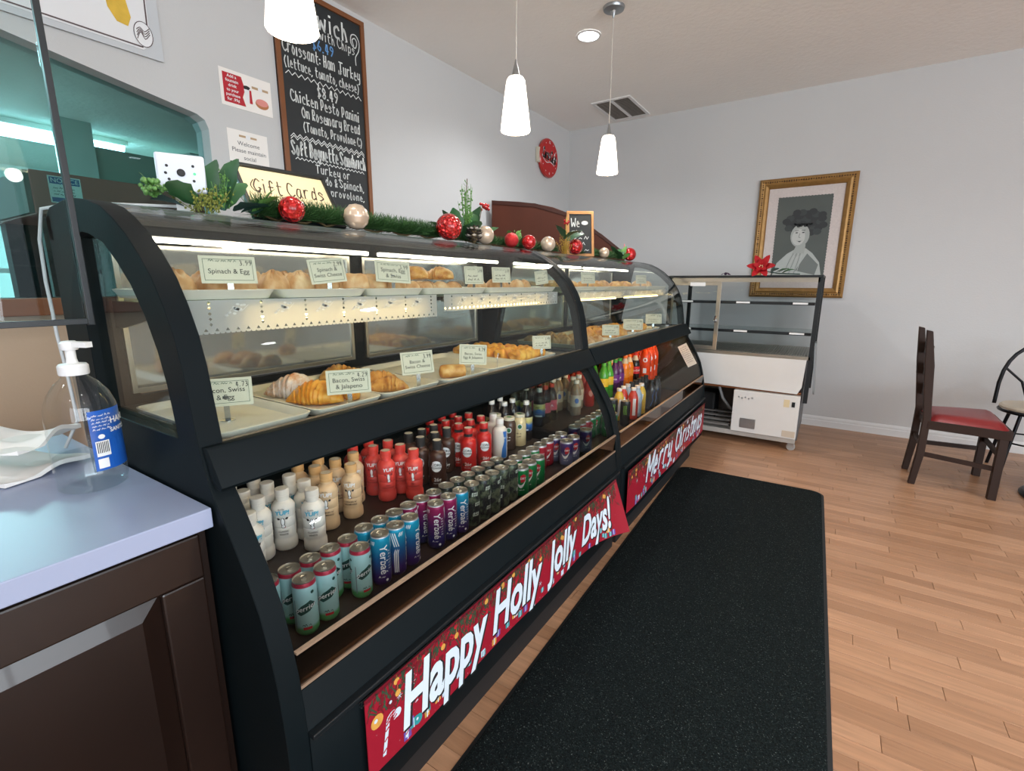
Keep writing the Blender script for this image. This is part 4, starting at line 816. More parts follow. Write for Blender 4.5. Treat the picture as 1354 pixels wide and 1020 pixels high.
for y in (.515,.600,.66): pastry('turn',-1.245,y,sz,PI/2+pr_.uniform(-.3,.3),'flaky spinach turnover on the glass shelf','spinach turnovers',sc=0.8)
for x,y in ((-1.37,.55),(-1.37,.64)): pastry('turn',x,y,sz,PI/2,'flaky spinach turnover on the glass shelf','spinach turnovers',sc=0.8)
for x,y in ((-1.24,.745),(-1.24,.82),(-1.24,.90),(-1.36,.76),(-1.36,.85)): pastry('turn',x,y,sz,pr_.uniform(1,2),'folded cheese pastry on the glass shelf','folded cheese pastries',sc=0.82)
for x,y,a in ((-1.235,1.005,1.2),(-1.24,1.085,1.3),(-1.33,1.02,1.5),(-1.24,1.162,1.4),(-1.33,1.11,1.3)): pastry('roll',x,y,sz,a,'spinach roll showing its green filling','spinach rolls',sc=0.8)
for i in range(4):
    pastry('stick',-1.235,1.255+i*0.072,sz,PI/2+pr_.uniform(-.2,.2),'ridged puff pastry on the glass shelf, front row','ridged puff pastries',sc=.88)
for i in range(3): pastry('stick',-1.355,1.27+i*0.075,sz,PI/2+pr_.uniform(-.2,.2),'ridged puff pastry on the glass shelf, back row','ridged puff pastries',sc=.88)
for i in range(2): pastry('cro',-1.285,1.31+i*0.14,sz+0.045,0.3,'croissant lying on top of the ridged puff pastries','croissants on the glass shelf',sc=0.85)
for i in range(5): pastry('flat',-1.25+0.02*(i%2),1.64+i*0.092,sz,PI/2+pr_.uniform(-.3,.3),'short flat pastry on the glass shelf','short flat pastries',sc=0.85)
for x,y,k in ((-1.25,2.32,'bun'),(-1.25,2.48,'bun'),(-1.25,2.70,'bun'),(-1.25,2.86,'bun'),(-1.39,2.75,'bun'),(-1.25,2.975,'flat'),(-1.25,3.2,'bun'),(-1.25,3.36,'bun'),(-1.25,3.6,'flat'),(-1.25,3.72,'flat'),(-1.25,3.86,'flat')):
    pastry(k,x,y,sz,pr_.uniform(0,3),('golden bun on the farther glass shelf, %s its tray'%('at the front of' if x>-1.3 else 'at the back of')) if k=='bun' else 'thin flat pastry on the farther glass shelf','buns on the farther shelf' if k=='bun' else 'flat pastries on the farther shelf',sc=0.9 if k=='bun' else 0.9)
# price cards on metal clip stands
M_card=mat('card_cream','#d9d3bc',0.7,var=0.02); M_cardg=mat('card_green_edge','#3f5a4a',0.7)
def price_card(x,y,z,az,w,h,lines,price,label,lift=0.03,tilt=-0.2,roll_=0.0):
    t=thing('price_card',label,'price card',(x,y,z),az)
    MB().lathe([(0.016,0),(0.016,0.002),(0.0005,0.0025)],16).box(-0.002,0.0,-0.006,0.006,0.002,lift+h*0.35).build('clip_stand',M_chrome,t,local=True)
    ct,st=math.cos(tilt),math.sin(tilt); cr,sr=math.cos(roll_),math.sin(roll_)
    base=lambda u,v,ww=0.0: Vector((0.003+ww+v*st,u,lift+v*ct)); f=lambda u,v,ww=0.0: base(u*cr-v*sr,u*sr+v*cr,ww)
    MB().poly([(-w/2,0),(w/2,0),(w/2,h),(-w/2,h)],[],lambda u,v,ww:f(u,v,ww),0.0012).build('card',M_card,t,local=True)
    d=MB(); e=0.0016; m=0.06*w; b=0.0010
    for q in ((-w/2+m,w/2-m,m,m+b),(-w/2+m,w/2-m,h-m-b,h-m),(-w/2+m,-w/2+m+b,m,h-m),(w/2-m-b,w/2-m,m,h-m)): d.add([f(q[0],q[2],e),f(q[1],q[2],e),f(q[1],q[3],e),f(q[0],q[3],e)],[(0,1,2,3)],1)
    squig(d,f,-w*.34,w*.16,h*0.79,h*.09,h*.018,1,e)
    rows=[l for l in lines if l!='~']
    for i,l in enumerate(lines):
        if l=='~': squig(d,f,-w*.34,w*.34,h*(.40-.2*i),h*.15,h*.028,0,e)
    sz_=0 if not rows else min(h*0.30,2.0*w*0.86/max(len(l) for l in rows))
    for i,l in enumerate(rows): put_text(d,f,l,sz_,0,h*0.46-(i-(len(rows)-1)/2)*sz_*1.05-0.02*h,0,0.004,w=e)
    hand(d,f,price,w*0.20,w*0.44,h*0.68,h*0.16,h*0.022,0,lift=e); d.build('lettering',[M_ink,M_cardg],t,local=True)
AZ=-0.62
price_card(-1.168,.598,sz,-0.25,.115,.062,['Spinach & Egg'],'3.99','framed price card reading spinach and egg',0.030,-0.15)
price_card(-1.168,.865,sz,-0.25,.100,.066,['Spinach &','Swiss Cheese'],'2.99','tilted price card reading spinach and swiss cheese',0.032,-0.15,0.10)
price_card(-1.168,1.10,sz,-0.25,.120,.066,['Spinach, Egg','& Swiss'],'3.99','price card reading spinach, egg and swiss',0.034,-0.2,-0.06)
price_card(-1.168,1.515,sz,-0.25,.090,.066,['~','~'],'3.49','price card with hand drawn ring among puff pastries',0.03,-0.1)
price_card(-1.168,1.70,sz,-0.25,.10,.062,['~','~'],'3.49','price card behind the short flat pastries',0.036,-0.1)
price_card(-1.168,2.04,sz,-0.25,.085,.062,['~','~'],'2.99','small price card near the case divider on the glass shelf',0.030,-0.1,0.12)
price_card(-1.175,.560,dz,-0.55,.115,.066,['Bacon, Swiss','& Egg'],'4.73','price card standing on the empty tray',0.036,-0.25)
price_card(-1.050,.815,dz,-0.55,.112,.064,['Bacon, Swiss','& Jalapeno'],'4.29','price card reading bacon, swiss and jalapeno',0.034,-0.15)
price_card(-1.060,1.085,dz,-0.6,.100,.070,['Bacon &','Swiss Cheese'],'3.99','price card reading bacon and swiss cheese',0.045,-0.15,0.05)
price_card(-1.040,1.335,dz,-0.6,.100,.070,['Bacon, Swiss','Egg & Jalapeno'],'4.79','price card beside the single roll',0.042,-0.15,-0.08)
price_card(-1.055,1.85,dz,-0.7,.085,.058,['~','~'],'2.99','price card in front of the braided rolls',0.04,-0.15)
price_card(-1.062,2.665,dz,-0.9,.10,.06,['~','~'],'2.49','price card in front of buns in the farther case',0.03,-0.1)
price_card(-1.068,3.06,dz,-0.9,.13,.07,['~','~'],'2.99','wide price card beside the twisted rolls',0.03,-0.1)
price_card(-1.075,3.51,dz,-0.9,.12,.07,['~','~'],'2.75','price card at the end of the twisted rolls',0.04,-0.1)
price_card(-1.168,2.56,sz,-0.25,.12,.06,['~','~'],'2.99','price card on the farther glass shelf beside two buns',0.034,-0.1)
price_card(-1.168,3.46,sz,-0.25,.13,.06,['~','~'],'2.99','price card on the farther glass shelf by thin pastries',0.034,-0.1)
t=thing('card_holder','bare metal card clip standing on the empty tray','card holder',(-1.05,1.50,dz)); MB().lathe([(0.016,0),(0.016,0.002),(0.0005,0.0025)],16).build('base',M_chrome,t,local=True); MB().tube([(0,0,0.002),(0.001,0,0.04),(0.004,0.003,0.062)],0.0015,6).build('stem',M_chrome,t,local=True)
# lace runners hanging from the glass shelf
M_lace=mat_cloth('lace_white','#cfcfcf',0.45); M_lacep=mat_cloth('lace_print','#f4f4f4',0.4)
def lace(y0,y1,zt,h,label,x=-1.128):
    t=thing('lace_runner',label,'lace runner',(x,y0,zt)); n=int((y1-y0)/.0115); c=(y1-y0)/n; rows=max(3,int(h/.0115)); ch=h/rows; mb=MB()
    P=lambda u,v:Vector((0.0012*math.sin(u*45),u,v)); every=10
    for i in range(n):
        for j in range(rows):
            u0,u1,v0,v1=i*c,(i+1)*c,-(j+1)*ch,-j*ch; um,vm=(u0+u1)/2,(v0+v1)/2
            col=(i%every==3) and j<rows-1; low=(j==rows-1) and i%2==0
            if col or low:
                e=.0040 if col else .0034; C=[(u0,v0),(u1,v0),(u1,v1),(u0,v1)]; D=[(um,vm-e),(um+e,vm),(um,vm+e),(um-e,vm)] if col else [(um,vm-.003),(um+.0046,vm-.003),(um,vm+.004),(um-.0046,vm-.003)]
                vs=[P(*p) for p in C+D]; fs=[]
                for k in range(4): fs+=[(k,(k+1)%4,4+k),((k+1)%4,4+(k+1)%4,4+k)]
                mb.add(vs,fs)
            else: mb.add([P(u0,v0),P(u1,v0),P(u1,v1),P(u0,v1)],[(0,1,2,3)])
        mb.add([P(i*c,-h),P((i+1)*c,-h),P((i+.8)*c,-h-.003),P((i+.2)*c,-h-.003)],[(0,1,2,3)])
    mb.build('cloth',M_lace,t,local=True,weld=True)
    d=MB(); f=lambda u,v,w=0.0:Vector((0.0020+w,u,v))
    for c0 in range(int((y1-y0)/0.115)+1):
        u=0.098+c0*0.115
        if u>y1-y0-0.03: break
        for k in range(9):
            a=k*0.7; disc(d,f,u+0.024*math.cos(a)*(0.4+0.6*(k%3)/2),-0.022+0.012*math.sin(a*1.3),0.0045,0.0028,0,7)
        disc(d,f,u,-0.021,0.007,0.006,0,9); stroke(d,f,[(u-.025,-.034),(u-.010,-.020),(u+.012,-.026),(u+.028,-.012)],.0012)
    d.build('flower_print',M_lacep,t,local=True,kind='stuff')
lace(.485,1.255,1.2625,.070,'white lace runner below the spinach trays')
lace(1.292,2.125,1.2625,.055,'white lace runner below the puff pastry trays')
lace(2.225,3.95,1.2625,.045,'long white lace runner in the farther case')
# ================================================================ COUNTER AND WHAT STANDS ON IT
M_lam=mat('white_laminate','#98a2bc',0.35,var=0.02); M_choc=mat('dark_cherry','#1b0f0a',0.34,var=0.45,vscale=5,stretch=(1,1,0.35),coat=0.2)
t=thing('service_counter','white laminate counter on a dark cherry panelled cabinet','counter',(-1.35,-0.6,0))
MB().box(-1.80,-0.955,-1.7,0.405,0.836,0.876).build('counter_top',M_lam,t,bev=0.002)
MB().box(-1.78,-0.985,-1.69,0.40,0.0,0.835).build('cabinet_body',M_choc,t)
def raised(yc0,yc1,z0,z1):
    x=-0.985
    f=MB()
    for q in ((yc0,yc1,z1-0.09,z1),(yc0,yc1,z0,z0+0.09),(yc0,yc0+0.075,z0+0.09,z1-0.09),(yc1-0.075,yc1,z0+0.09,z1-0.09)): f.box(x,x+0.014,*q)
    d=f.build('cabinet_door',M_choc,t,bev=0.004)
    a0,a1,b0,b1=yc0+0.075,yc1-0.075,z0+0.09,z1-0.09; m=0.035
    vs=[(x+0.002,a0,b0),(x+0.002,a1,b0),(x+0.002,a1,b1),(x+0.002,a0,b1)]; r=[(x+0.013,a0+m,b0+m),(x+0.013,a1-m,b0+m),(x+0.013,a1-m,b1-m),(x+0.013,a0+m,b1-m)]
    MB().add(vs+r,[(0,1,5,4),(1,2,6,5),(2,3,7,6),(3,0,4,7),(4,5,6,7)]).build('raised_panel',M_choc,d)
raised(-0.42,0.385,0.09,0.825); raised(-1.25,-0.44,0.09,0.825)
# sanitizer bottle
M_clear=mat_glass('clear_plastic','#fcfdfd',0.04,graze=0.55); M_gel=mat_glass('clear_gel','#fafcfc',0.02,graze=0.3)
SX,SY,SZ_=-1.275,0.322,0.8762
t=thing('sanitizer_bottle','clear sanitizer bottle with white pump and blue label','bottle',(SX,SY,SZ_),0.45)
BP=[(.052,0),(.058,.004),(.060,.015),(.060,.150),(.058,.175),(.050,.200),(.036,.222),(.022,.235),(.020,.245)]
MB().lathe(BP,32,cap=False).lathe([(.0005,.001),(.052,.0005)],32,cap=False).build('body',M_clear,t,smooth=40,local=True)
MB().lathe([(.0005,.003),(.055,.003),(.0575,.010),(.0575,.072),(.0005,.073)],32,cap=False).build('gel',M_gel,t,smooth=40,local=True)
MB().lathe([(.024,.240),(.025,.243),(.025,.258),(.022,.262),(.010,.264),(.0085,.272),(.0085,.300),(.0005,.300)],24).build('pump_collar',M_white,t,smooth=35,local=True)
MB().lathe([(.013,.290),(.015,.294),(.015,.304),(.011,.308),(.0005,.309)],16).box(0.0,0.046,-0.007,0.007,.296,.307).build('pump_head',M_white,t,smooth=35,local=True)
MB().tube([(0,0,.245),(0.004,0,.15),(0.012,0,.03)],.0045,8).build('dip_tube',mat_glass('tube_plastic','#e6ecee',0.03),t,local=True)
lf=onprof(BP,a0=0.0,gap=0.0006); g=MB(); patch(g,lf,-.035,.055,.045,.170,0,14); put_text(g,lf,'HAND',0.018,.028,.145,1,0.02,w=.0006); put_text(g,lf,'SANITIZER',0.012,.028,.125,1,0.02,w=.0006)
patch(g,lf,-.030,-.006,.075,.107,1,4,w=.0006); [patch(g,lf,-.028+i*.0030,-.0265+i*.0030,.082,.105,2,1,w=.001) for i in range(7)]; patch(g,lf,-.030,-.012,.050,.070,1,4,w=.0006)
[squig(g,lf,-.030,.006,.158-.007*i,.004,.001,1,.0006) for i in range(5)]; disc(g,lf,-.018,.116,.006,.005,1,10,w=.0006); g.build('label',[mat('label_blue','#1d58ad',0.4),M_white,M_ink],t,local=True)
# folded napkins
rn=random.Random(4); 
def napkin(x,y,z,w,d,rz,crump,label,th=0.010):
    mb=MB(); nx=14
    def top(u,v): return Vector(((u-.5)*w,(v-.5)*d,th+crump*(math.sin(u*5+v*3)*0.5+math.sin(v*9-u*4)*0.3+0.6*max(0,(u-.6)))))
    vs=[top(i/(nx-1),j/(nx-1)) for j in range(nx) for i in range(nx)]
    mb.grid(nx,nx,top); o=len(mb.v); mb.v+=[Vector((p.x,p.y,max(0.0,p.z-th))) for p in vs]
    fs=[(o+j*nx+i,o+(j+1)*nx+i,o+(j+1)*nx+i+1,o+j*nx+i+1) for j in range(nx-1) for i in range(nx-1)]
    ed=[i for i in range(nx)]+[j*nx+nx-1 for j in range(1,nx)]+[(nx-1)*nx+i for i in range(nx-2,-1,-1)]+[j*nx for j in range(nx-2,0,-1)]
    fs+=[(ed[k],ed[(k+1)%len(ed)],o+ed[(k+1)%len(ed)],o+ed[k]) for k in range(len(ed))]; mb.f+=fs; mb.m+=[0]*len(fs)
    mn=min(v.z for v in mb.v)
    ob=link('napkin',mb.mesh('napkin',M_paper,smooth=45),None,loc=(x,y,z-mn),rot=(0,0,rz)); return tag(ob,label,'napkin','napkins on the counter')
napkin(-1.52,.255,.8764,.20,.17,0.35,0.016,'flat white napkin at the bottom of the pile'); napkin(-1.525,.252,.928,.19,.16,0.6,0.030,'crumpled white napkin on top of the pile')
# hanging sneeze guard
t=thing('sneeze_guard','clear sneeze guard in black frame hung by a chain','sneeze guard',(-1.30,-0.3,1.22))
px=-1.30
fr=MB().box(px-.0055,px+.0055,.365,.376,1.212,2.06).build('frame_post',M_black,t,bev=0.001)
MB().box(px-.0055,px+.0055,-1.2,.365,1.214,1.226).build('bottom_bar',M_black,t,bev=0.001); MB().box(px-.0055,px+.0055,-1.2,.378,2.06,2.076).build('top_bar',M_black,t)
MB().box(px-.0055,px+.0055,-1.216,-1.2,1.212,2.076).build('frame_post',M_black,t)
MB().box(px-.002,px+.002,-1.2,.362,1.228,2.06).build('panel',mat_glass('acrylic','#f4f9f9',0.015,graze=0.3),t)
for yy in (.33,-1.1):
    ch=MB()
    for i in range(34):
        c=Vector((px,yy,2.085+i*0.0255)); 
        if c.z>CEIL-0.01: break
        ch.tube([c+((Matrix.Rotation(PI/2*(i%2),3,'Z')@Vector((0.006*math.cos(a),0,0.0155*math.sin(a))))) for a in [2*PI*k/10 for k in range(10)]],.0018,5,closed=True)
    ch.build('chain',M_chrome,t,kind='stuff')
t=thing('ribbon_spiral','twisted clear plastic spiral hanging beside the sneeze guard','decoration',(-1.45,.30,1.75))
sp=MB(); sp.tube([(-1.45+.006*math.cos(i*0.9),.285+.006*math.sin(i*0.9),1.74+i*.012) for i in range(100)],.0016,5); sp.build('spiral',mat_glass('plastic_spiral','#cfd8d8',0.12),t,kind='stuff')
# white power cable along the case end
t=single('power_cable',MB().tube([(-1.50,.66,1.50),(-1.52,.55,1.492),(-1.55,.46,1.488),(-1.60,.40,1.47),(-1.635,.395,1.40),(-1.640,.393,1.30),(-1.628,.392,1.22),(-1.632,.393,1.17),(-1.615,.394,1.08),(-1.60,.394,.95),(-1.60,.36,.884)],.004,8),mat('cable_white','#c6c8c8',0.5),'white power cable looping over the end of the case','cable',(-1.60,.36,.884),smooth=60)
# ================================================================ LEFT WALL: BOARD, POSTERS, CLOCK
M_slate=mat('chalkboard','#24282a',0.6,var=0.18,vscale=3); M_frame=mat('board_wood','#7a4a2a',0.45,var=0.2,vscale=5); M_chalk=mat('chalk_white','#e2e6e4',0.8); M_chalkb=mat('chalk_blue','#6fa6e0',0.8)
y0,y1,z0,z1=1.778,2.395,1.70,2.92
t=thing('menu_chalkboard','tall wood-framed sandwich menu chalkboard on the wall','chalkboard',(wx(2.08)+.002,2.08,z0))
MB().poly([(y0,z0),(y1,z0),(y1,z1),(y0,z1)],[],lambda u,v,w:wl(u,v,w+.001),.010).build('slate',M_slate,t)
fb=MB()
for q in ((y0,y1,z0,z0+.028),(y0,y1,z1-.028,z1),(y0,y0+.028,z0+.028,z1-.028),(y1-.028,y1,z0+.028,z1-.028)): fb.poly([(q[0],q[2]),(q[1],q[2]),(q[1],q[3]),(q[0],q[3])],[],lambda u,v,w:wl(u,v,w+.001),.022)
fb.build('frame',M_frame,t,bev=.002)
f=lambda u,v,w=0.0: wl(y0+u,z0+v,.0125+w); g=MB(); W_=y1-y0
def ln(s_,u0,u1,v,h,w=.006,mi=0,**k): hand(g,f,s_,u0,u1,v,h,w,mi,jit=.03,**k)
ln('Sandwich',.06,.50,1.065,.090,.012); stroke(g,f,smoothpts([(.535,1.06),(.525,1.09),(.545,1.105),(.560,1.085),(.545,1.05),(.515,1.07),(.52,1.115),(.555,1.125),(.578,1.09),(.57,1.04),(.545,1.0),(.545,.955)]),.006)
ln('Comes with Chips',.12,.545,1.010,.050,.005); ln('$6.49',.235,.385,.945,.050,.007,1)
ln('Croissant: Ham  Turkey',.045,.575,.868,.062,.007); ln('or',.405,.435,.862,.03,.004); ln('(lettuce, tomato, cheese)',.045,.565,.795,.050,.006)
def wave(v,u0=.05,u1=.57,a=.010,n=13): stroke(g,f,[(u0+(u1-u0)*i/(2*n),v+(a if i%2 else -a)) for i in range(2*n+1)],.004)
wave(.765); ln('$8.49',.245,.395,.690,.056,.008); ln('Chicken Pesto Panini',.07,.55,.622,.055,.007); ln('On Rosemary Bread',.135,.55,.548,.055,.007); ln('(Tomato, Provolone C)',.135,.565,.475,.048,.006)
wave(.438); wave(.425); ln('Soft Baguette Sandwich',.05,.58,.335,.072,.010); wave(.315,.07,.56,.006,18); ln('Turkey or',.20,.45,.255,.045,.006); ln('avocado & Spinach,',.12,.56,.195,.045,.006); ln(', provolone,',.26,.56,.135,.042,.006); 
g.build('chalk_lettering',[M_chalk,M_chalkb],t)
# drink poster
t=thing('drink_poster','small white poster with red drink offer and donut','poster',(wx(1.6),1.6,2.196))
f=lambda u,v,w=0.0: wl(1.463+u,2.198+v,.002+w)
MB().poly([(0,0),(.272,0),(.272,.176),(0,.176)],[],lambda u,v,w:f(u,v,w-.001),.002).build('sheet',M_paper,t)
g=MB(); ppoly(g,f,[(.016,.018),(.125,.018),(.112,.06),(.128,.10),(.112,.158),(.016,.158)],0,w=.0016)
for i,s_ in enumerate(('Add a','fountain','drink','to your','purchase','for .99¢')): put_text(g,f,s_,.020,.062,.145-.022*i,1,.02,w=.0022)
patch(g,f,.122,.150,.105,.113,2,w=.0018); ppoly(g,f,[(.122,.105),(.150,.105),(.144,.04),(.128,.04)],1,w=.0018); ppoly(g,f,[(.150,.105),(.160,.105),(.163,.04),(.147,.04)],0,w=.0019); disc(g,f,.137,.115,.018,.008,2,12,w=.0024)
disc(g,f,.215,.052,.037,.024,3,18,w=.0018); disc(g,f,.215,.060,.034,.018,4,18,w=.0022); patch(g,f,.165,.255,.118,.130,5,w=.0018); disc(g,f,.210,.124,.012,.012,1,14,w=.0022)
g.build('print',[C_red,C_white,C_black,mat('donut_brown','#b4744a',0.6),mat('donut_glaze','#d98d86',0.5),mat('print_tan','#b59a78',0.6)],t,kind='stuff')
t=thing('welcome_sign','white welcome sheet taped to the wall beside the chalkboard','sign',(wx(1.58),1.58,1.80))
f=lambda u,v,w=0.0: wl(1.473+u,1.80+v,.002+w)
MB().poly([(0,0),(.215,0),(.215,.29),(0,.29)],[],lambda u,v,w:f(u,v,w-.001),.0015).build('sheet',M_paper,t)
g=MB(); [put_text(MB() if False else g,f,s_,.030,.108,v,0,w=.0012) for s_,v in (('Welcome',.225),('Please maintain',.190),('social',.155),('distancing',.120),('Thank you',.065))]; patch(g,f,.06,.155,.258,.268,1,w=.0012); disc(g,f,.108,.263,.013,.013,2,14,w=.0016)
g.build('lettering',[mat('grey_ink','#55585c',0.7),mat('print_tan','#b59a78',0.6),C_white],t,kind='stuff')
# large acrylic menu sign, only its lower edge shows
t=thing('acrylic_sign','large clear-edged white sign with a yellow pastry picture above the opening','sign',(wx(.3),.3,2.30))
f=lambda u,v,w=0.0: wl(u,v,.014+w)
MB().poly([(-.9,2.30),(1.212,2.30),(1.212,2.90),(-.9,2.90)],[],lambda u,v,w:wl(u,v,w+.012),.004).build('backing',mat('sign_grey','#c3c8cc',0.3),t)
ppl=[(-.8,2.325),(1.135,2.325),(1.165,2.355),(1.172,2.88),(-.8,2.88)]
MB().poly(ppl,[],lambda u,v,w:f(u,v,w+.003),.002).build('sheet',mat('sign_white','#e2e4e6',0.35),t)
g=MB(); ppoly(g,f,[(.98,2.88),(1.0,2.60),(1.018,2.45),(1.045,2.405),(1.085,2.40),(1.10,2.44),(1.085,2.52),(1.12,2.70),(1.13,2.88)],0,w=.0065); 
[stroke(g,f,a,.006,1,.0062) for a in ([(-.8,2.335),(1.13,2.335),(1.158,2.362),(1.166,2.88)],)]; disc(g,f,1.140,2.388,.038,.052,2,24,w=.0072); stroke(g,f,[(1.140+.036*math.cos(a),2.388+.050*math.sin(a)) for a in [2*PI*k/24 for k in range(25)]],.003,1,.008)
[stroke(g,f,smoothpts([(1.115,2.365+.012*i),(1.130,2.395+.006*i),(1.145,2.37+.01*i),(1.165,2.395+.008*i)]),.003,1,.008) for i in range(4)]
g.build('print',[mat('pastry_yellow','#d7b13f',0.6,var=0.25,vscale=20),mat('sign_line','#57484a',0.5),C_white],t,kind='stuff')
for yy in (1.18,): MB().lathe([(.010,0),(.010,.006),(.006,.009),(.0005,.009)],14,c=(0,0,0),R=Matrix.Rotation(PI/2,3,'Y')).build('stud',M_chrome,t,local=True).location=(.014,yy-.3+.018,.014)
# red wall clock
t=thing('wall_clock','round red wall clock with white script lettering','clock',(wx(4.73),4.73,2.575))
RY=Matrix.Rotation(PI/2,3,'Y')
MB().lathe([(.175,.004),(.188,.010),(.190,.030),(.182,.040),(.172,.040)],40,R=RY).build('case',mat('clock_red','#b0241f',0.3,coat=0.3),t,smooth=35,local=True)
MB().box(0.002,0.03,-.215,-.10,-.07,.07).build('bracket',mat('bracket_cream','#cfc8b6',0.5),t,local=True)
MB().lathe([(.0005,.0405),(.172,.0405)],40,R=RY,cap=False).build('dial',mat('dial_red','#b92a2b',0.5,spec=.2),t,local=True)
f=lambda u,v,w=0.0: Vector((.0412+w,u,v)); g=MB(); hand(g,f,'Coca-Cola',-.145,.13,-.01,.095,.016,0,shear=.25,slope=-.10); stroke(g,f,smoothpts([(-.13,-.02),(-.06,-.05),(.02,-.035),(.10,-.06)]),.007)
for k in range(12):
    a=k*PI/6; 
    if k%3==0: put_text(g,f,str(12 if k==0 else k),.035,.15*math.sin(a),.15*math.cos(a),0,.02)
    else: disc(g,f,.152*math.sin(a),.152*math.cos(a),.006,.006,0,8)
g.build('dial_print',[C_white],t,local=True,kind='stuff'); h=MB(); h.bar((.044,0,0),(.044,.010,.060),.002,.004,up=(1,0,0)); h.bar((.046,0,0),(.046,.035,-.03),.002,.004,up=(1,0,0)); h.build('hands',C_black,t,local=True,kind='stuff')
# ================================================================ ON TOP OF THE CASES
TOP=1.4795
def topz(x):
    for (xa,za),(xb,zb) in zip(OUT,OUT[1:]):
        if xa<=x<=xb: return za+(zb-za)*(x-xa)/(xb-xa)
    return 1.482
t=thing('gift_card_sign','leaning black-framed cream gift cards sign','sign',(-1.535,1.02,TOP),-0.12)
TL=0.62; f=lambda u,v,w=0.0: Vector((v*-math.sin(TL)+w*math.cos(TL)+.05,u,v*math.cos(TL)+w*math.sin(TL)+.006))
fb=MB()
for q in ((-.155,.155,0,.012),(-.155,.155,.213,.225),(-.155,-.143,.012,.213),(.143,.155,.012,.213)): fb.poly([(q[0],q[2]),(q[1],q[2]),(q[1],q[3]),(q[0],q[3])],[],lambda u,v,w:f(u,v,w-.004),.014)
fb.build('frame',M_black,t,local=True,bev=.0015); MB().poly([(-.145,.01),(.145,.01),(.145,.215),(-.145,.215)],[],lambda u,v,w:f(u,v,w-.004),.006).build('card',mat('cream_card','#d9c9a0',0.6,var=.04),t,local=True)
MB().poly([(-.02,0.02),(.02,.02),(.02,.16),(-.02,.16)],[],lambda u,v,w:Vector((-.005-v*.78+.0,u,v*.03+.004+w)),.004).build('easel_leg',M_black,t,local=True)
g=MB(); hand(g,f,'Gift Cards',-.115,.125,.115,.055,.0042,0,shear=.18,lift=.003); stroke(g,f,smoothpts([(-.105,.165),(-.12,.14),(-.11,.118),(-.09,.13)]),.003,0,.003); patch(g,f,.01,.115,.02,.075,1,w=.003); patch(g,f,.02,.105,.028,.066,2,w=.0036); g.build('lettering',[mat('brown_ink','#3c2a22',0.6),mat('voucher_brown','#8d6b54',0.6),mat('voucher_tan','#b08f72',0.6)],t,local=True)
# white wireless speaker box behind the greenery
t=thing('sensor_box','small white square box with camera lens and round ports','camera',(-1.49,.668,TOP),-0.45)
MB().box(-.014,.014,-.055,.055,.055,.150).build('housing',mat('box_white','#d6dbe6',0.35),t,local=True,bev=.006,seg=3)
MB().box(-.012,.008,-.02,.02,0,.056).build('stand',M_white,t,local=True)
R90=Matrix.Rotation(PI/2,3,'Y'); MB().lathe([(.0095,0.014),(.0095,.017),(.007,.018),(.0005,.018)],18,c=(0,0,.103),R=R90).build('lens',M_dark,t,local=True)
for yy,zz in ((-.03,.118),(-.034,.100),(-.028,.085),(.028,.122),(.030,.103),(.027,.085)): MB().lathe([(.0035,.014),(.0035,.0152),(.0005,.0152)],10,c=(0,yy,zz),R=R90).build('port',M_dark if yy<0.0301 and not(yy==.030) else mat('green_led','#39c06a',0.4,emit=1.5),t,local=True)
# leaves, garlands
M_leaf=mat('leaf_green','#2f5a35',0.4,var=0.3,vscale=20); M_leafl=mat('leaf_light','#5d8a45',0.45,var=0.3,vscale=20); M_leafd=mat('leaf_dark','#1d3b33',0.4,var=0.3); M_fern=mat('fern_olive','#7d8436',0.6,var=0.4,vscale=40); M_pine=mat('pine_needles','#2f5526',0.6,var=0.45,vscale=30); M_stem=mat('stem_brown','#5a4a2c',0.7)
def leaf(L,W,fold=0.25,serr=0.12):
    n=6; vs=[]; 
    for i in range(n+1):
        s=i/n; w=W*math.sin(PI*min(1,s*0.92+0.06))**0.8*(1+(serr if i%2 else -serr)); z=0.12*L*math.sin(s*2.2)
        vs+=[(s*L,-w/2,z+fold*w/2),(s*L,0,z),(s*L,w/2,z+fold*w/2)]
    fs=[]
    for i in range(n): a=i*3; fs+=[(a,a+3,a+4,a+1),(a+1,a+4,a+5,a+2)]
    return MB().add(vs,fs)
LEAF={k:leaf(L,W).mesh('leaf',m,smooth=60) for k,L,W,m in (('g',.085,.045,M_leaf),('l',.06,.028,M_leafl),('d',.065,.04,M_leafd),('big',.11,.07,M_leaf))}
def sprig(name,label,loc,leaves,extra=None,cat='greenery'):
    t=thing(name,label,cat,loc); rq=random.Random(hash(label)%1000 if False else len(label))
    for kind,az,el,off,sc_ in leaves:
        o=link('leaf',LEAF[kind],t,loc=off,rot=(rq.uniform(-.5,.5),-el,az)); o.scale=(sc_*1.35,)*3
    if extra: extra(t)
    return t
def berries(n,mt,R,c,r):
    def fn(t):
        q=random.Random(n); mb=MB()
        for i in range(n): mb.ball((c[0]+q.uniform(-R,R),c[1]+q.uniform(-R,R),c[2]+q.uniform(-R*.7,R*.7)),r,8,6)
        mb.build('berries',mt,t,local=True,kind='stuff',smooth=60)
    return fn
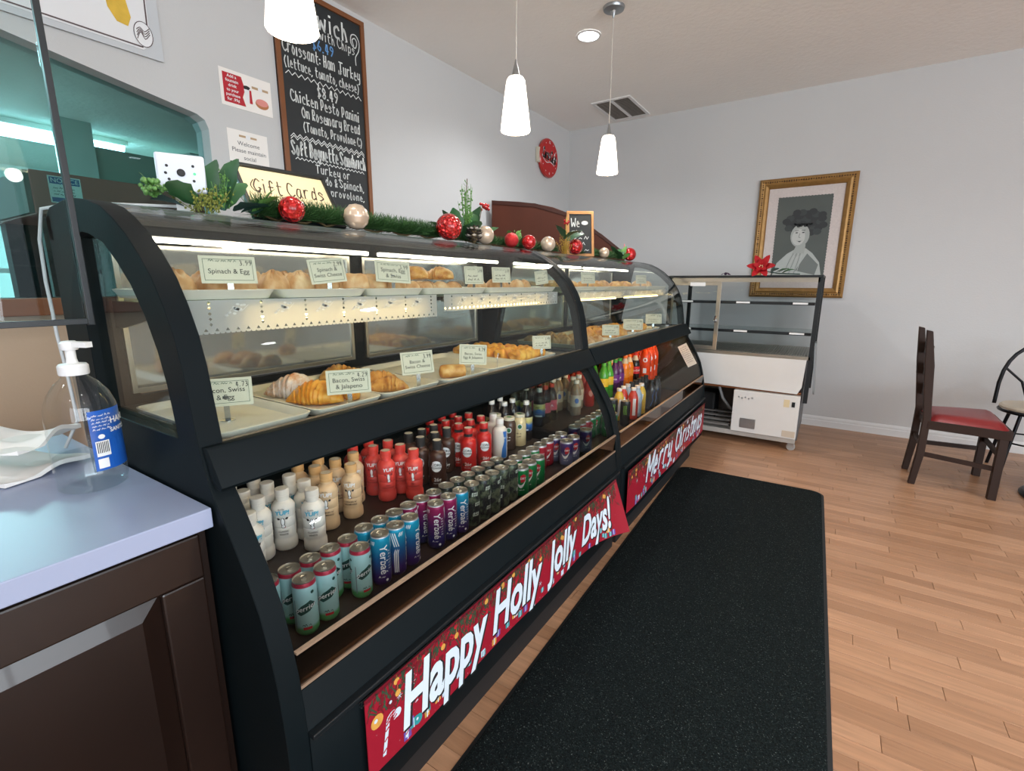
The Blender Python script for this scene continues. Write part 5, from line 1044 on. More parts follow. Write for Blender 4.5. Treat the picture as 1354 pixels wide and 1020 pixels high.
def fern(n,mt,R,c,h,fr=.0032):
    def fn(t):
        q=random.Random(n+3); mb=MB()
        for i in range(n):
            a=q.uniform(0,2*PI); b=Vector((c[0]+q.uniform(-R,R)*.4,c[1]+q.uniform(-R,R)*.4,c[2])); d=Vector((math.cos(a)*R*q.random(),math.sin(a)*R*q.random(),h*q.uniform(.4,1)))
            mb.tube([b,b+d*.6,b+d],[.0012,.001,.0006],4)
            for k in range(5):
                p=b+d*(.3+.15*k); mb.ball(p+Vector((q.uniform(-.008,.008),q.uniform(-.008,.008),q.uniform(-.006,.006))),fr,5,4)
        mb.build('florets',mt,t,local=True,kind='stuff')
    return fn
def both(*fs):
    def fn(t):
        for f_ in fs: f_(t)
    return fn
def stems(paths,mt=None):
    def fn(t):
        for p,r in paths: MB().tube(p,r,6).build('stem',mt or M_stem,t,local=True)
    return fn
sprig('greenery_sprig','mixed green leaves and olive ferns around the white box',(-1.44,.688,TOP),[('l',2.8,.5,(-.02,-.10,.03),1),('l',3.6,.9,(-.02,-.10,.03),.9),('g',-1.9,.25,(0,-.02,.02),.9),('d',-2.4,.1,(.01,-.05,.012),.9),('big',1.4,1.15,(0,.055,.015),1.0),('g',1.9,.7,(0,.06,.02),1),('d',1.2,.2,(.02,.09,.012),.9),('d',.6,.15,(.02,.07,.014),.8),('d',2.2,.3,(.02,.12,.012),.8),('g',-1.0,.3,(.01,-.02,.02),.9),('big',1.6,1.3,(-.01,.03,.015),.9),('l',1.2,.9,(.0,.15,.01),1.2),('l',.8,.5,(.0,.13,.01),1.2)],
  both(fern(26,M_fern,.075,(0.01,.0,.005),.075),fern(14,M_leafl,.04,(0,.05,.02),.11),berries(34,M_leafl,.026,(-.02,-.105,.055),.0055)))
def garland(y0,y1,x,label,n,seed,R=.045):
    t=thing('pine_garland',label,'garland',(x,(y0+y1)/2,TOP)); q=random.Random(seed); L=y1-y0; nd=MB()
    MB().tube([(0.0,-L/2+L*i/12,.014+.008*math.sin(i*1.7)) for i in range(13)],.004,6).build('stem',M_stem,t,local=True)
    for i in range(n):
        y=q.uniform(-L/2,L/2); a=q.uniform(-0.1,PI+0.1); l=q.uniform(.5,1)*R; b=Vector((0,y,.016)); d=Vector((math.cos(a)*l,q.uniform(-.7,.7)*l,math.sin(a)*l*1.0)); p=b+d*q.uniform(0,.35); e=b+d
        e.z=max(e.z,topz(min(-1.3,x+e.x))-TOP+.003); p.z=max(p.z,.004)
        s_=Vector((q.uniform(-1,1),q.uniform(-1,1),q.uniform(-.3,.3))).normalized()*.0017; nd.add([p-s_,p+s_,e+s_*.3,e-s_*.3],[(0,1,2,3)])
    nd.build('needles',M_pine,t,local=True,kind='stuff'); return t
garland(.835,1.13,-1.455,'short pine garland in front of the gift cards sign',3600,1,.07); garland(1.19,1.66,-1.47,'long pine garland between the pearl and red ornaments',5200,2,.068); garland(1.75,2.75,-1.48,'pine garland behind the row of small ornaments',4200,3,.05); garland(3.0,3.85,-1.455,'pine garland under the little chalk sign',4200,4,.055)
# ornaments
def ornament(x,y,r,mt,label,ribs=0,cap=None):
    z=topz(x)+0.001; t=thing('ornament',label,'ornament',(x,y,z+0.0))
    mb=MB(); n=32
    def fn(u,v):
        th=2*PI*u; ph=PI*v; k=1+(0.03*math.cos(ribs*ph*2) if ribs else 0)
        return Vector((r*k*math.sin(ph)*math.cos(th),r*k*math.sin(ph)*math.sin(th),r-r*math.cos(ph)*k))
    mb.grid(n,18,fn,closeu=True).build('ball',mt,t,local=True,smooth=60)
    MB().lathe([(r*.18,-.004),(r*.2,.0),(r*.2,.008),(r*.05,.010)],12,c=(0,0,0),R=Matrix.Rotation(-1.1,3,'X')).build('cap',M_chrome if cap is None else cap,t,local=True).location=(-r*.0,r*.86,r*1.45)
    return t
M_redb=mat('ornament_red','#b3161b',0.12,0.35,coat=0.5,var=0.2,vscale=30); M_pearl=mat('ornament_pearl','#c9b6a0',0.25,0.4,var=0.15,vscale=20,coat=0.3); M_glit=mat('ornament_glitter','#b8262a',0.35,0.5,var=0.6,vscale=220,bump=0.6,bscale=250)
def facet_mat():
    m=mat('ornament_faceted','#c01a1c',0.1,0.5,coat=0.6); N=m.node_tree.nodes; L=m.node_tree.links; tc=N.new('ShaderNodeTexCoord'); v=N.new('ShaderNodeTexVoronoi'); v.inputs['Scale'].default_value=70; L.new(tc.outputs['Object'],v.inputs['Vector']); b=N.new('ShaderNodeBump'); b.inputs['Strength'].default_value=1.0; b.inputs['Distance'].default_value=.01; L.new(v.outputs['Distance'],b.inputs['Height']); L.new(b.outputs[0],N['Principled BSDF'].inputs['Normal']); return m
M_fac=facet_mat()
ornament(-1.375,.905,.037,M_fac,'large faceted red ornament in front of the gift cards sign'); ornament(-1.385,1.15,.042,M_pearl,'large ribbed pearl ornament beside the gift cards sign',ribs=6)
ornament(-1.385,1.63,.054,M_fac,'large glittering red ornament at the garland end'); ornament(-1.40,1.905,.042,M_pearl,'pearl ornament beside the pine cone'); ornament(-1.40,2.13,.036,M_glit,'orange-red glitter ornament between the pearl ornaments'); ornament(-1.40,2.30,.038,M_redb,'smooth red ornament next to the glitter one'); ornament(-1.40,2.51,.042,M_pearl,'pearl ornament next to the smooth red one'); ornament(-1.385,3.29,.036,M_pearl,'pearl ornament below the little chalk sign'); ornament(-1.40,2.86,.048,M_fac,'red faceted ornament at the foot of the little chalk sign'); ornament(-1.385,3.80,.050,M_redb,'glossy red ornament at the far end of the case')
# pine cone
t=thing('pine_cone','dark pine cone with frosted tips beside the pearl ornament','pine cone',(-1.365,1.775,topz(-1.365)+.001))
for k in range(7):
    for j in range(7):
        a=2*PI*j/7+k*.45; h=.008+k*.008; rr_=.027*math.sin(PI*(.25+.65*k/7))+.004
        MB().add([Vector((math.cos(a)*.006,math.sin(a)*.006,h)),Vector((math.cos(a-.35)*rr_*.8,math.sin(a-.35)*rr_*.8,h+.002)),Vector((math.cos(a)*rr_,math.sin(a)*rr_,h+.006)),Vector((math.cos(a+.35)*rr_*.8,math.sin(a+.35)*rr_*.8,h+.002)),Vector((math.cos(a)*rr_*.8,math.sin(a)*rr_*.8,h-.001))],[(0,1,2,3),(0,3,4),(0,4,1),(1,4,2),(2,4,3)]).build('scale',mat('cone_frost' if k%3==2 else 'cone_brown','#c9c2ba' if k%3==2 else '#2c2320',0.6),t,local=True)
MB().lathe([(.004,.001),(.010,.012),(.010,.045),(.003,.062)],10).build('core',M_stem,t,local=True); t.scale=(1.35,1.35,1.25)
sprig('greenery_sprig','tall rosemary-like sprig with broad leaves and red berries',(-1.47,1.80,TOP),[('big',1.2,1.2,(0,.10,.02),1.1),('big',-1.6,.9,(0,-.04,.02),.9),('g',-2.2,.5,(0,-.06,.02),1.0),('g',1.8,.6,(0,.12,.02),1.0),('g',-.6,.3,(.03,.0,.02),1.0),('d',.6,.25,(.03,.06,.015),1.0),('g',-1.2,.55,(.02,-.08,.015),1.0),('big',-0.2,.55,(.02,.03,.02),.8),('big',1.6,.75,(0,.02,.03),1.0),('g',-1.5,1.2,(0,.0,.03),1.1),('big',1.0,.5,(.01,.14,.02),.8)],
  both(stems([([(0,.05,.0),(-.005,.055,.15),(0,.065,.29)],.002),([(0,.13,.0),(0,.15,.10),(0,.18,.185)],.0016)]),lambda t:[MB().add([Vector((0,.055+.0003*k,.07+k*.0075)),Vector((.006*((k%3)-1),.055+(.030 if k%2 else -.028)*(1-.02*k),.088+k*.0075)),Vector((.0,.056+(.014 if k%2 else -.012),.083+k*.0075))],[(0,1,2)]).build('needle',M_leafl,t,local=True) for k in range(27)],fern(14,M_fern,.03,(0,.06,.03),.09),fern(26,M_leafl,.034,(0,.055,.03),.27,.0046),berries(14,M_redb,.022,(0,.20,.185),.007)))
sprig('greenery_sprig','small leafy sprig with white buds behind the red ornaments',(-1.47,2.25,TOP),[('l',1.2,.9,(0,.0,.02),1.2),('l',-1.2,.7,(0,-.02,.02),1.2),('l',.4,.6,(0,.03,.02),1.1),('l',2.0,1.1,(0,.04,.02),1.1),('g',-.5,.3,(.02,.08,.012),.8)],fern(10,M_leafl,.04,(0,.02,.02),.10))
sprig('greenery_sprig','leafy sprig with golden twigs beside the little chalk sign',(-1.43,2.78,TOP),[('g',1.5,.5,(0,.04,.08),1.1),('g',-1.6,.5,(0,-.02,.09),1.1),('big',-.2,.2,(.0,.0,.09),.9),('g',.7,.3,(0,.03,.08),1.0)],both(stems([([(0,.0,.0),(0,.005,.1),(0,.01,.22)],.004)],mat('gold_twig','#b08a3a',0.4,0.3)),fern(22,mat('gold_fern','#a8862f',0.5,var=.3),.05,(0,.0,.005),.12),berries(8,M_redb,.016,(0,.02,.19),.008)))
sprig('greenery_sprig','leaves around the red ornament at the far end of the case',(-1.43,3.72,TOP),[('g',-1.2,.3,(0,-.05,.01),1.1),('g',1.9,.6,(0,-.02,.01),1.1),('l',-.4,.4,(.02,0,.01),1.0),('g',-2.0,.8,(0,-.06,.01),1.0),('l',1.0,1.1,(0,.03,.02),1.2)],stems([([(0,.06,.02),(.0,.075,.09),(0,.07,.13)],.0025)],M_redb))
# small chalk A-frame
t=thing('chalk_sign','little wood-framed chalk sign standing among the decorations','sign',(-1.49,3.10,TOP),-0.95)
def board(sgn):
    f=lambda u,v,w=0.0: Vector((sgn*(.075-v*.24)+w*sgn,u*sgn,v*.97)); fb=MB()
    for q in ((-.09,.09,0,.018),(-.09,.09,.285,.305),(-.09,-.074,.018,.285),(.074,.09,.018,.285)): fb.poly([(q[0],q[2]),(q[1],q[2]),(q[1],q[3]),(q[0],q[3])],[],lambda u,v,w:f(u,v,w-.006),.012)
    o=fb.build('frame',mat('pine_wood','#c08a55',0.5,var=.15,vscale=8),t,local=True,bev=.001); MB().poly([(-.08,.02),(.08,.02),(.08,.285),(-.08,.285)],[],lambda u,v,w:f(u,v,w-.003),.005).build('slate',M_slate,o,local=True); return f
f=board(1); board(-1); g=MB(); hand(g,f,'We',-.06,.0,.20,.055,.006,lift=.003); disc(g,f,.03,.225,.022,.014,0,12,w=.003); [squig(g,f,-.055,.055,v,.022,.0035,0,.003) for v in (.155,.115,.075,.035)]; g.build('chalk_lettering',[M_chalk],t,local=True)
# ================================================================ BANNERS
def banner_mat():
    m=mat('banner_red','#9c1a2c',0.4); N=m.node_tree.nodes; L=m.node_tree.links; tc=N.new('ShaderNodeTexCoord'); v=N.new('ShaderNodeTexVoronoi'); v.inputs['Scale'].default_value=45; L.new(tc.outputs['Object'],v.inputs['Vector'])
    cr=N.new('ShaderNodeValToRGB'); e=cr.color_ramp.elements; e[0].position=0.0; e[0].color=hexc('#e8c6c8'); e[1].position=0.09; e[1].color=hexc('#97182b'); L.new(v.outputs['Distance'],cr.inputs[0]); L.new(cr.outputs[0],N['Principled BSDF'].inputs['Base Color']); return m
M_ban=banner_mat(); M_bgreen=mat('banner_pine','#2f4a34',0.5,var=.4,vscale=60); M_bgold=mat('banner_gold','#d19a4a',0.4,var=.3,vscale=60); M_bmar=mat('banner_maroon','#6f1420',0.5,var=.3,vscale=50); M_bpale=mat('banner_pale','#c9dbe8',0.4); M_bpur=mat('banner_purple','#6a4a9a',0.5); M_bteal=mat('banner_teal','#2f8f93',0.5)
def banner(name,label,y0,y1,z0,z1,curl,lines,seed):
    t=thing(name,label,'banner',(-.768,(y0+y1)/2,z0)); L=y1-y0; H=z1-z0
    def P(u,v,w=0.0):
        s=max(0.0,min(1.2,(u/L-.72)/.28)); c=curl*s*s*(1-v/H)
        return Vector((.006+.004*math.sin(u*9)*(1-v/H)+c+w,u-L/2-c*.2,v-.02*s*s*(curl>0)*(1-v/H)))
    nx=44; mb=MB(); vs=[P(L*i/nx,H*j/6,0) for j in range(7) for i in range(nx+1)]; b=[P(L*i/nx,H*j/6,-.0012) for j in range(7) for i in range(nx+1)]; n=len(vs); w=nx+1
    fs=[(j*w+i,j*w+i+1,(j+1)*w+i+1,(j+1)*w+i) for j in range(6) for i in range(nx)]; fs+= [tuple(n+q for q in reversed(f_)) for f_ in fs]
    mb.add(vs+b,fs).build('sheet',M_ban,t,local=True,smooth=60)
    g=MB(); q=random.Random(seed)
    def blob(u,v,ru,rv,mi,n=9,w=.0008): disc(g,P,u,v,ru,rv,mi,n,w)
    for i in range(int(L/.0016)):       # pine border along the top edge
        u=q.uniform(0.01,L-.03); v=H-abs(q.gauss(0,.030))-.003
        a=q.uniform(-.9,.9); l=q.uniform(.012,.030); stroke(g,P,[(u,v),(min(L-.005,max(.003,u+l*math.sin(a))),max(H*.52,v-l*math.cos(a)))],.0034,0 if i%4 else 2,.0008+.0002*(i%3))
    for i in range(int(L/.055)):
        u=q.uniform(.02,L-.05); v=H-q.uniform(.012,.055); blob(u,v,.009,.009,q.choice([1,1,2]),10,.0014); stroke(g,P,[(u,v+.009),(u,H-.003)],.001,1,.0012)
    for i in range(int(L/.02)): u=q.uniform(.02,L-.03); blob(u,H-q.uniform(.008,.07),.007,.007,q.choice([2,2,6]),8,.0016)
    for i in range(int(L/.04)):        # parcels and sweets along the lower edge
        u=q.uniform(.10,L-.06); v=q.uniform(.012,.05); s_=q.uniform(.008,.014); mi=q.choice([3,4,5,1]); ppoly(g,P,[(u-s_,v-s_),(u+s_,v-s_),(u+s_,v+s_),(u-s_,v+s_)],mi,w=.0009); stroke(g,P,[(u,v-s_),(u,v+s_)],.003,3,.0013)
    for i in range(int(L/.12)):        # snow flakes and sparkles
        u=q.uniform(.05,L-.05); v=q.uniform(.02,H*.9); s_=q.uniform(.007,.015)
        for a in (0,1.05,2.1): stroke(g,P,[(u-s_*math.cos(a),v-s_*math.sin(a)),(u+s_*math.cos(a),v+s_*math.sin(a))],.0012,3,.0012)
    if curl>0:                           # striped canes and sweets at the start of the banner
        for cu,cv in ((.045,.03),(.115,.02)):
            path=smoothpts([(cu,cv),(cu+.012,cv+.06),(cu+.018,cv+.085),(cu+.034,cv+.090),(cu+.038,cv+.072)],5)
            stroke(g,P,path,.010,3,.0012)
            for k in range(1,len(path)-1,2): stroke(g,P,[(path[k][0]-.004,path[k][1]-.002),(path[k][0]+.004,path[k][1]+.003)],.004,6,.0018)
        for bu,bv,br,bm in ((.03,.135,.018,1),(.075,.15,.015,2),(.09,.11,.012,3),(.155,.035,.014,5)): blob(bu,bv,br,br,bm,14,.0014); blob(bu-.004,bv+.004,br*.3,br*.3,3,8,.002)
    g.build('printed_decoration',[M_bgreen,M_bgold,M_bmar,M_bpale,M_bpur,M_bteal,C_red],t,local=True,kind='stuff')
    for (s_,u,v,size,xs,rot) in lines:
        d=MB()
        put_text(d,P,s_,size,u+.006,v-.005,1,.045,.18,xs,w=.0016,rot=rot); put_text(d,P,s_,size,u,v,0,.03,.18,xs,w=.0022,rot=rot)
        d.build('word',[mat('banner_white','#d5e2ec',0.4),C_black],t,local=True)
    cl=MB().box(.004,.012,-L/2-.012,L/2,H-.006,H+.004).build('clear_tape',mat_glass('tape','#e8eef0',0.12),t,local=True)
    return t,P
b1,P1=banner('holiday_banner','red banner reading Happy Holly Jolly Days on the front panel',.575,2.06,.185,.398,.085,[('Happy',.270,.108,.200,.66,.0),('Holly',.625,.112,.200,.66,.0),('Jolly',.945,.112,.190,.66,.0),('Days!',1.245,.100,.180,.62,.02)],2)
b2,P2=banner('holiday_banner','red banner reading Merry Christmas on the farther front panel',2.235,3.96,.150,.378,.0,[],5)
g=MB(); hand(g,P2,'Merry',.30,.80,.070,.135,.032,1,shear=.28,lift=.0016); hand(g,P2,'Christmas',.88,1.64,.068,.130,.030,1,shear=.28,lift=.0016); hand(g,P2,'Merry',.295,.795,.075,.135,.024,0,shear=.28,lift=.0026); hand(g,P2,'Christmas',.875,1.635,.073,.130,.023,0,shear=.28,lift=.0026)
g.build('lettering',[mat('banner_white','#d5e2ec',0.4),mat('banner_shadow','#3a2a50',0.5)],b2,local=True,kind='stuff')
NV=Vector((-.514,0,.857)); NU=Vector((.857,0,.514)); f=flat((-.882,4.0035,.665),NU,NV); f0=f
f=lambda u,v,w=0.0: f0(u,v,0)+Vector((0,-w,0))
t=single('notice_card',MB().poly([(-.045,0),(.030,0),(.030,.185),(-.045,.185)],[],lambda u,v,w:f(u,v,w),.001),M_paper,'small white notice taped inside the end of the farther case','notice',(-.92,4.007,.72))
g=MB(); [squig(g,f,-.038,.022,.160-.016*i,.007,.0016,0,.0015) for i in range(9)]; g.build('lettering',[M_ink],t,kind='stuff')
# ================================================================ MAT
def mat_mesh(x0,x1,y0,y1,r,z0,z1):
    hx,hy=(x1-x0)/2,(y1-y0)/2; mb=MB(); lp=[[(a,b,z) for a,b in rrect(hx-i,hy-i,r,8)] for i,z in ((0,z0),(0,z0+(z1-z0)*.5),(.006,z1))]; n=len(lp[0]); vs=[p for l in lp for p in l]
    fs=[(i*n+k,i*n+(k+1)%n,(i+1)*n+(k+1)%n,(i+1)*n+k) for i in range(2) for k in range(n)]+[tuple(range(n))[::-1],tuple(2*n+k for k in range(n))]; return mb.add(vs,fs)
def carpet():
    m=mat('mat_carpet','#141a1a',0.95,spec=0.1); N=m.node_tree.nodes; L=m.node_tree.links; tc=N.new('ShaderNodeTexCoord'); nz=N.new('ShaderNodeTexNoise'); nz.inputs['Scale'].default_value=260; nz.inputs['Detail'].default_value=2; L.new(tc.outputs['Object'],nz.inputs['Vector'])
    cr=N.new('ShaderNodeValToRGB'); e=cr.color_ramp.elements; e[0].position=.35; e[0].color=hexc('#0b0f10'); e[1].position=.66; e[1].color=hexc('#1c2424'); q=e.new(.80); q.color=hexc('#7d8583'); L.new(nz.outputs['Fac'],cr.inputs[0]); L.new(cr.outputs[0],N['Principled BSDF'].inputs['Base Color'])
    bp=N.new('ShaderNodeBump'); bp.inputs['Strength'].default_value=1; bp.inputs['Distance'].default_value=.006; L.new(nz.outputs['Fac'],bp.inputs['Height']); L.new(bp.outputs[0],N['Principled BSDF'].inputs['Normal']); return m
t=thing('floor_mat','long black carpet mat with rounded corners on the wood floor','mat',(-.303,1.62,.0005),math.radians(1.6))
mat_mesh(-.443,.443,-1.85,1.88,.07,0,.004).build('rubber_border',mat('mat_rubber','#0f1213',0.6),t,local=True,smooth=40)
mat_mesh(-.430,.430,-1.837,1.867,.06,.0035,.010).build('carpet_pile',carpet(),t,local=True,smooth=40)
# ================================================================ OLD WHITE COOLER
M_enam=mat('white_enamel','#cdcdca',0.4,var=0.06,vscale=6); M_enamd=mat('grimy_white','#a9a6a0',0.5,var=0.2,vscale=10)
t=thing('display_cooler','old white open-back display cooler with black frame on casters','display cooler',(-.65,4.65,0))
Y=4.28; XL=-1.20; XR=-.10; YB=5.0
MB().box(XL,XR+.02,Y-.01,YB,1.352,1.370).build('top_panel',M_black,t,bev=.002)
MB().box(XL,XR,Y,Y+.02,1.318,1.352).build('top_rail',M_alu,t)
for yy in (Y,YB-.03): MB().box(XR-.012,XR+.018,yy,yy+.03,.40,1.352).build('corner_post',M_black,t)
for yy in (Y,YB-.03): MB().box(XL,XL+.03,yy,yy+.03,.40,1.352).build('corner_post',M_black,t)
MB().box(XR-.005,XR+.002,Y+.03,YB-.03,.76,1.352).build('side_glass',M_lowglass,t); MB().box(XL+.01,XL+.016,Y+.03,YB-.03,.76,1.352).build('side_glass',M_lowglass,t)
MB().box(XL,XR,YB-.012,YB,.76,1.352).build('front_glass',M_lowglass,t)
for zz,yy in ((1.145,Y+.05),(.915,Y+.05)):
    s_=MB().box(XL+.03,XR-.015,yy,yy+.025,zz,zz+.022).build('shelf_rail',M_black,t); MB().box(XL+.03,XR-.015,yy+.025,YB-.12,zz+.006,zz+.012).build('shelf_glass',mat_glass('cooler_shelf','#eef2f1',0.03,graze=.4),t)
    for xx in (XL+.10,XR-.16,-.66): MB().box(xx,xx+.10,yy-.004,yy,zz+.006,zz+.020).build('shelf_tag',M_white,s_)
MB().box(XL,XR,Y,YB,.735,.76).build('deck',M_alu,t)
rk=MB(); [rk.box(XL+.04+i*.018,XL+.044+i*.018,Y+.03,YB-.1,.762,.768) for i in range(58)]; rk.build('wire_rack',M_rack,t,kind='stuff')
# sliding door at the left half
d=MB(); x0,x1=XL+.02,-.775
for q in ((x0,x1,.765,.795),(x0,x1,1.29,1.318),(x0,x0+.025,.795,1.29),(x1-.03,x1,.795,1.29)): d.box(q[0],q[1],Y+.005,Y+.022,q[2],q[3])
d=d.build('sliding_door',M_alu,t,bev=.001); MB().box(x0+.02,x1-.02,Y+.012,Y+.016,.79,1.295).build('door_glass',M_lowglass,d); MB().box(-1.02,-.90,Y+.002,Y+.005,1.285,1.315).build('door_sticker',M_white,d)
MB().tube([(-.80,Y,1.01),(-.80,Y-.03,1.02),(-.79,Y-.035,1.05)],.008,8).lathe([(.014,0),(.014,.02),(.0005,.022)],14,c=(-.80,Y+.005,1.005),R=Matrix.Rotation(PI/2,3,'X')).build('door_lock',M_chrome,d)
MB().poly([(XL,.735),(XR-.02,.735),(XR-.03,.52),(XR-.055,.465),(XL,.485)],[],lambda u,v,w:Vector((u,Y-.004+w,v)),.02).build('upper_panel',M_enam,t,bev=.002)
MB().box(XL,XR-.03,Y+.02,YB,.455,.475).build('machine_ceiling',M_wood,t)
MB().box(XL,XR-.02,YB-.02,YB,.08,.735).build('front_skirt',M_enamd,t); MB().box(XR-.035,XR-.02,Y+.05,YB-.02,.08,.735).build('side_skirt',mat('skirt_grey','#5e6163',0.4,0.3,var=.1),t)
MB().box(XL,XR-.03,Y-.005,YB,.065,.105).build('base_frame',M_enamd,t,bev=.003)
bx=MB().box(-.60,-.128,Y-.03,Y+.40,.108,.452).build('machine_box',M_enam,t,bev=.003)
MB().box(-.535,-.42,Y-.033,Y-.03,.145,.225).build('control_plate',M_steel,bx); MB().box(-.225,-.135,Y-.032,Y-.03,.120,.170).build('rating_plate',mat('plate_beige','#b9ad9c',0.5),bx)
MB().box(-.235,-.195,Y-.032,Y-.03,.36,.42).build('warning_label',mat('label_beige','#cdbd98',0.6),bx); MB().box(-.180,-.158,Y-.033,Y-.03,.365,.405).build('switch',M_black,bx)
for i in range(5): MB().lathe([(.006,0),(.006,.003),(.0005,.003)],8,c=(-.56+.025*i,Y-.03,.40-.008*(i%2)),R=Matrix.Rotation(PI/2,3,'X')).build('screw',M_steel,bx)
cb=MB()
cb.tube([(-.74,Y+.1,.45),(-.70,Y+.08,.35),(-.64,Y+.1,.27),(-.62,Y+.15,.24)],.012,8); cb.build('cable',mat('cable_grey','#8f9294',0.5),t,smooth=60)
for i in range(4): MB().bar((-1.1,Y+.05+.06*i,.13+.022*i),(-.62,Y+.02+.07*i,.14+.02*i),.05,.012).build('spare_slat',mat('slat_grey','#8a8784',0.5,0.3,var=.1),t)
MB().box(-1.15,-.78,Y+.22,Y+.42,.11,.36).build('compressor',M_dark,t,bev=.02)
for xx,yy in ((-.155,Y+.03),(-1.12,Y+.03),(-.155,YB-.06),(-1.12,YB-.06)):
    c=MB().lathe([(.028,-.011),(.032,-.007),(.032,.007),(.028,.011)],18,c=(xx,yy,.032),R=Matrix.Rotation(PI/2,3,'X')).build('caster_wheel',mat('caster_grey','#9a9a98',0.5),t,smooth=30); MB().box(xx-.022,xx+.022,yy-.016,yy-.012,.03,.066).box(xx-.022,xx+.022,yy+.012,yy+.016,.03,.066).box(xx-.025,xx+.025,yy-.018,yy+.018,.060,.066).build('caster_fork',M_steel,c)
tp=MB().poly(rrect(.13,.20,.05,6),[],lambda u,v,w:Vector((w,u,v)),.012); t2=link('side_cover',tp.mesh('side_cover',mat('cover_grey','#8e9293',0.35,var=.05),smooth=40),t,loc=(XR+.03+.65,Y+.17-4.65,.66),rot=(0,-.07,0))
# on the cooler
t=thing('poinsettia','red cloth poinsettia lying on the old cooler','flower',(-.495,4.285,1.3705))
PET_=[leaf(.105,.050,.15,.05).mesh('petal',mat('petal_red','#98131a',0.6,var=.25,vscale=20,spec=.2),smooth=60),leaf(.065,.04,.15,.05).mesh('petal',mat('petal_red','#b81a1f',0.5),smooth=60)]
cen=Vector((.0,-.045,.055)); RT=Matrix.Rotation(1.15,4,'X')
for k in range(6):
    o=link('petal',PET_[0],t); o.matrix_local=Matrix.Translation(cen)@RT@Matrix.Rotation(k*PI/3,4,'Z')@Matrix.Rotation(-.25,4,'Y')
for k in range(5):
    o=link('petal',PET_[1],t); o.matrix_local=Matrix.Translation(cen+Vector((0,-.006,.003)))@RT@Matrix.Rotation(k*2*PI/5+.5,4,'Z')@Matrix.Rotation(-.5,4,'Y')
mb=MB(); [mb.ball(cen+Vector((.012*math.cos(k),-.016,.006+.012*math.sin(k))),.004,6,5) for k in range(7)]; mb.build('stamens',mat('stamen','#d8c79a',0.6),t,local=True,kind='stuff')
for a,off in ((.3,(.06,0,.03)),(-.2,(.10,.0,.02)),(.9,(.07,.02,.03)),(.1,(.14,.01,.015)),(2.2,(.0,.0,.06)),(-.5,(.12,-.01,.02))): link('leaf',LEAF['d' if a>.2 else 'g'],t,loc=off,rot=(.3,-.2,a))
MB().tube([(.02,-.01,.03),(.12,.0,.012),(.26,.01,.006)],.004,6).build('stem',M_leafd,t,local=True)
t=thing('purple_bow','small dark purple bow on top of the cooler','bow',(-.765,4.35,1.3705)); 
for s_ in (-1,1): MB().grid(10,6,lambda u,v,s_=s_:Vector((s_*(.004+.035*math.sin(PI*u)*(.5+.5*v) ),(v-.5)*.03,.014+.012*math.cos(2*PI*u)*(.6+.4*u))),closeu=True).build('loop',mat('bow_purple','#3b2440',0.5),t,local=True,smooth=60)
MB().ball((0,0,.014),.012,10,8).build('knot',mat('bow_purple','#3b2440',0.5),t,local=True,smooth=60)
# ================================================================ FRAMED PORTRAIT
PX0,PX1,PZ0,PZ1=-.690,.060,1.185,2.235
t=thing('framed_portrait','ornate gold-framed grey portrait of a smiling woman with curly hair','picture',((PX0+PX1)/2,FAR_Y-.002,PZ0))
f=lambda u,v,w=0.0: Vector((PX0+u,FAR_Y-.003-w,PZ0+v)); W_,H_=PX1-PX0,PZ1-PZ0
M_gold=mat('gilt','#9a7440',0.4,0.45,var=.3,vscale=25,bump=.2,bscale=120); M_goldd=mat('gilt_dark','#4f3517',0.5,0.3,var=.4,vscale=60)
prof=[(0,0),(.0,.022),(.018,.040),(.040,.034),(.055,.040),(.075,.028),(.085,.014),(.085,0)]
fb=MB(); rings=[]
for (d_,h_) in prof: rings.append([f(d_,d_,h_),f(W_-d_,d_,h_),f(W_-d_,H_-d_,h_),f(d_,H_-d_,h_)])
vs=[p for r_ in rings for p in r_]; fs=[(i*4+k,i*4+(k+1)%4,(i+1)*4+(k+1)%4,(i+1)*4+k) for i in range(len(prof)-1) for k in range(4)]; fb.add(vs,fs).build('frame',M_gold,t,smooth=20)
bd=MB(); q=random.Random(2)
def bead(u,v): bd.ball(f(u,v,.036),.008,6,4,sx=q.uniform(.6,1.3),sy=.7,sz=q.uniform(.6,1.3))
n=int(W_/.02); [bead(.029+(W_-.058)*i/n,vv) for i in range(n+1) for vv in (.029,H_-.029)]; n=int(H_/.02); [bead(uu,.029+(H_-.058)*i/n) for i in range(n+1) for uu in (.029,W_-.029)]; bd.build('carved_border',M_goldd,t,kind='stuff')
MB().poly([(.07,.07),(W_-.07,.07),(W_-.07,H_-.07),(.07,H_-.07)],[],lambda u,v,w:f(u,v,w),.010).build('lace_mount',mat('mount_lace','#c9bfbb',0.7,var=.14,vscale=70),t)
g=MB(); a0,a1,b0,b1=.165,W_-.165,.19,H_-.165
n=26; edge=[]
for (p,q_) in (((a0,b0),(a1,b0)),((a1,b0),(a1,b1)),((a1,b1),(a0,b1)),((a0,b1),(a0,b0))):
    m=int(math.hypot(q_[0]-p[0],q_[1]-p[1])/.012)
    for i in range(m): s_=i/m; k=.002*(1 if i%2 else -1); edge.append((p[0]+(q_[0]-p[0])*s_+k*(p[0]==q_[0]),p[1]+(q_[1]-p[1])*s_+k*(p[1]==q_[1])))
MB().poly(edge,[],lambda u,v,w:f(u,v,w+.010),.002).build('photo_sheet',mat('photo_grey','#4b524f',0.4,var=.15,vscale=6),t)
cx,cy=(a0+a1)/2+.005,b0+.355; e=.0125
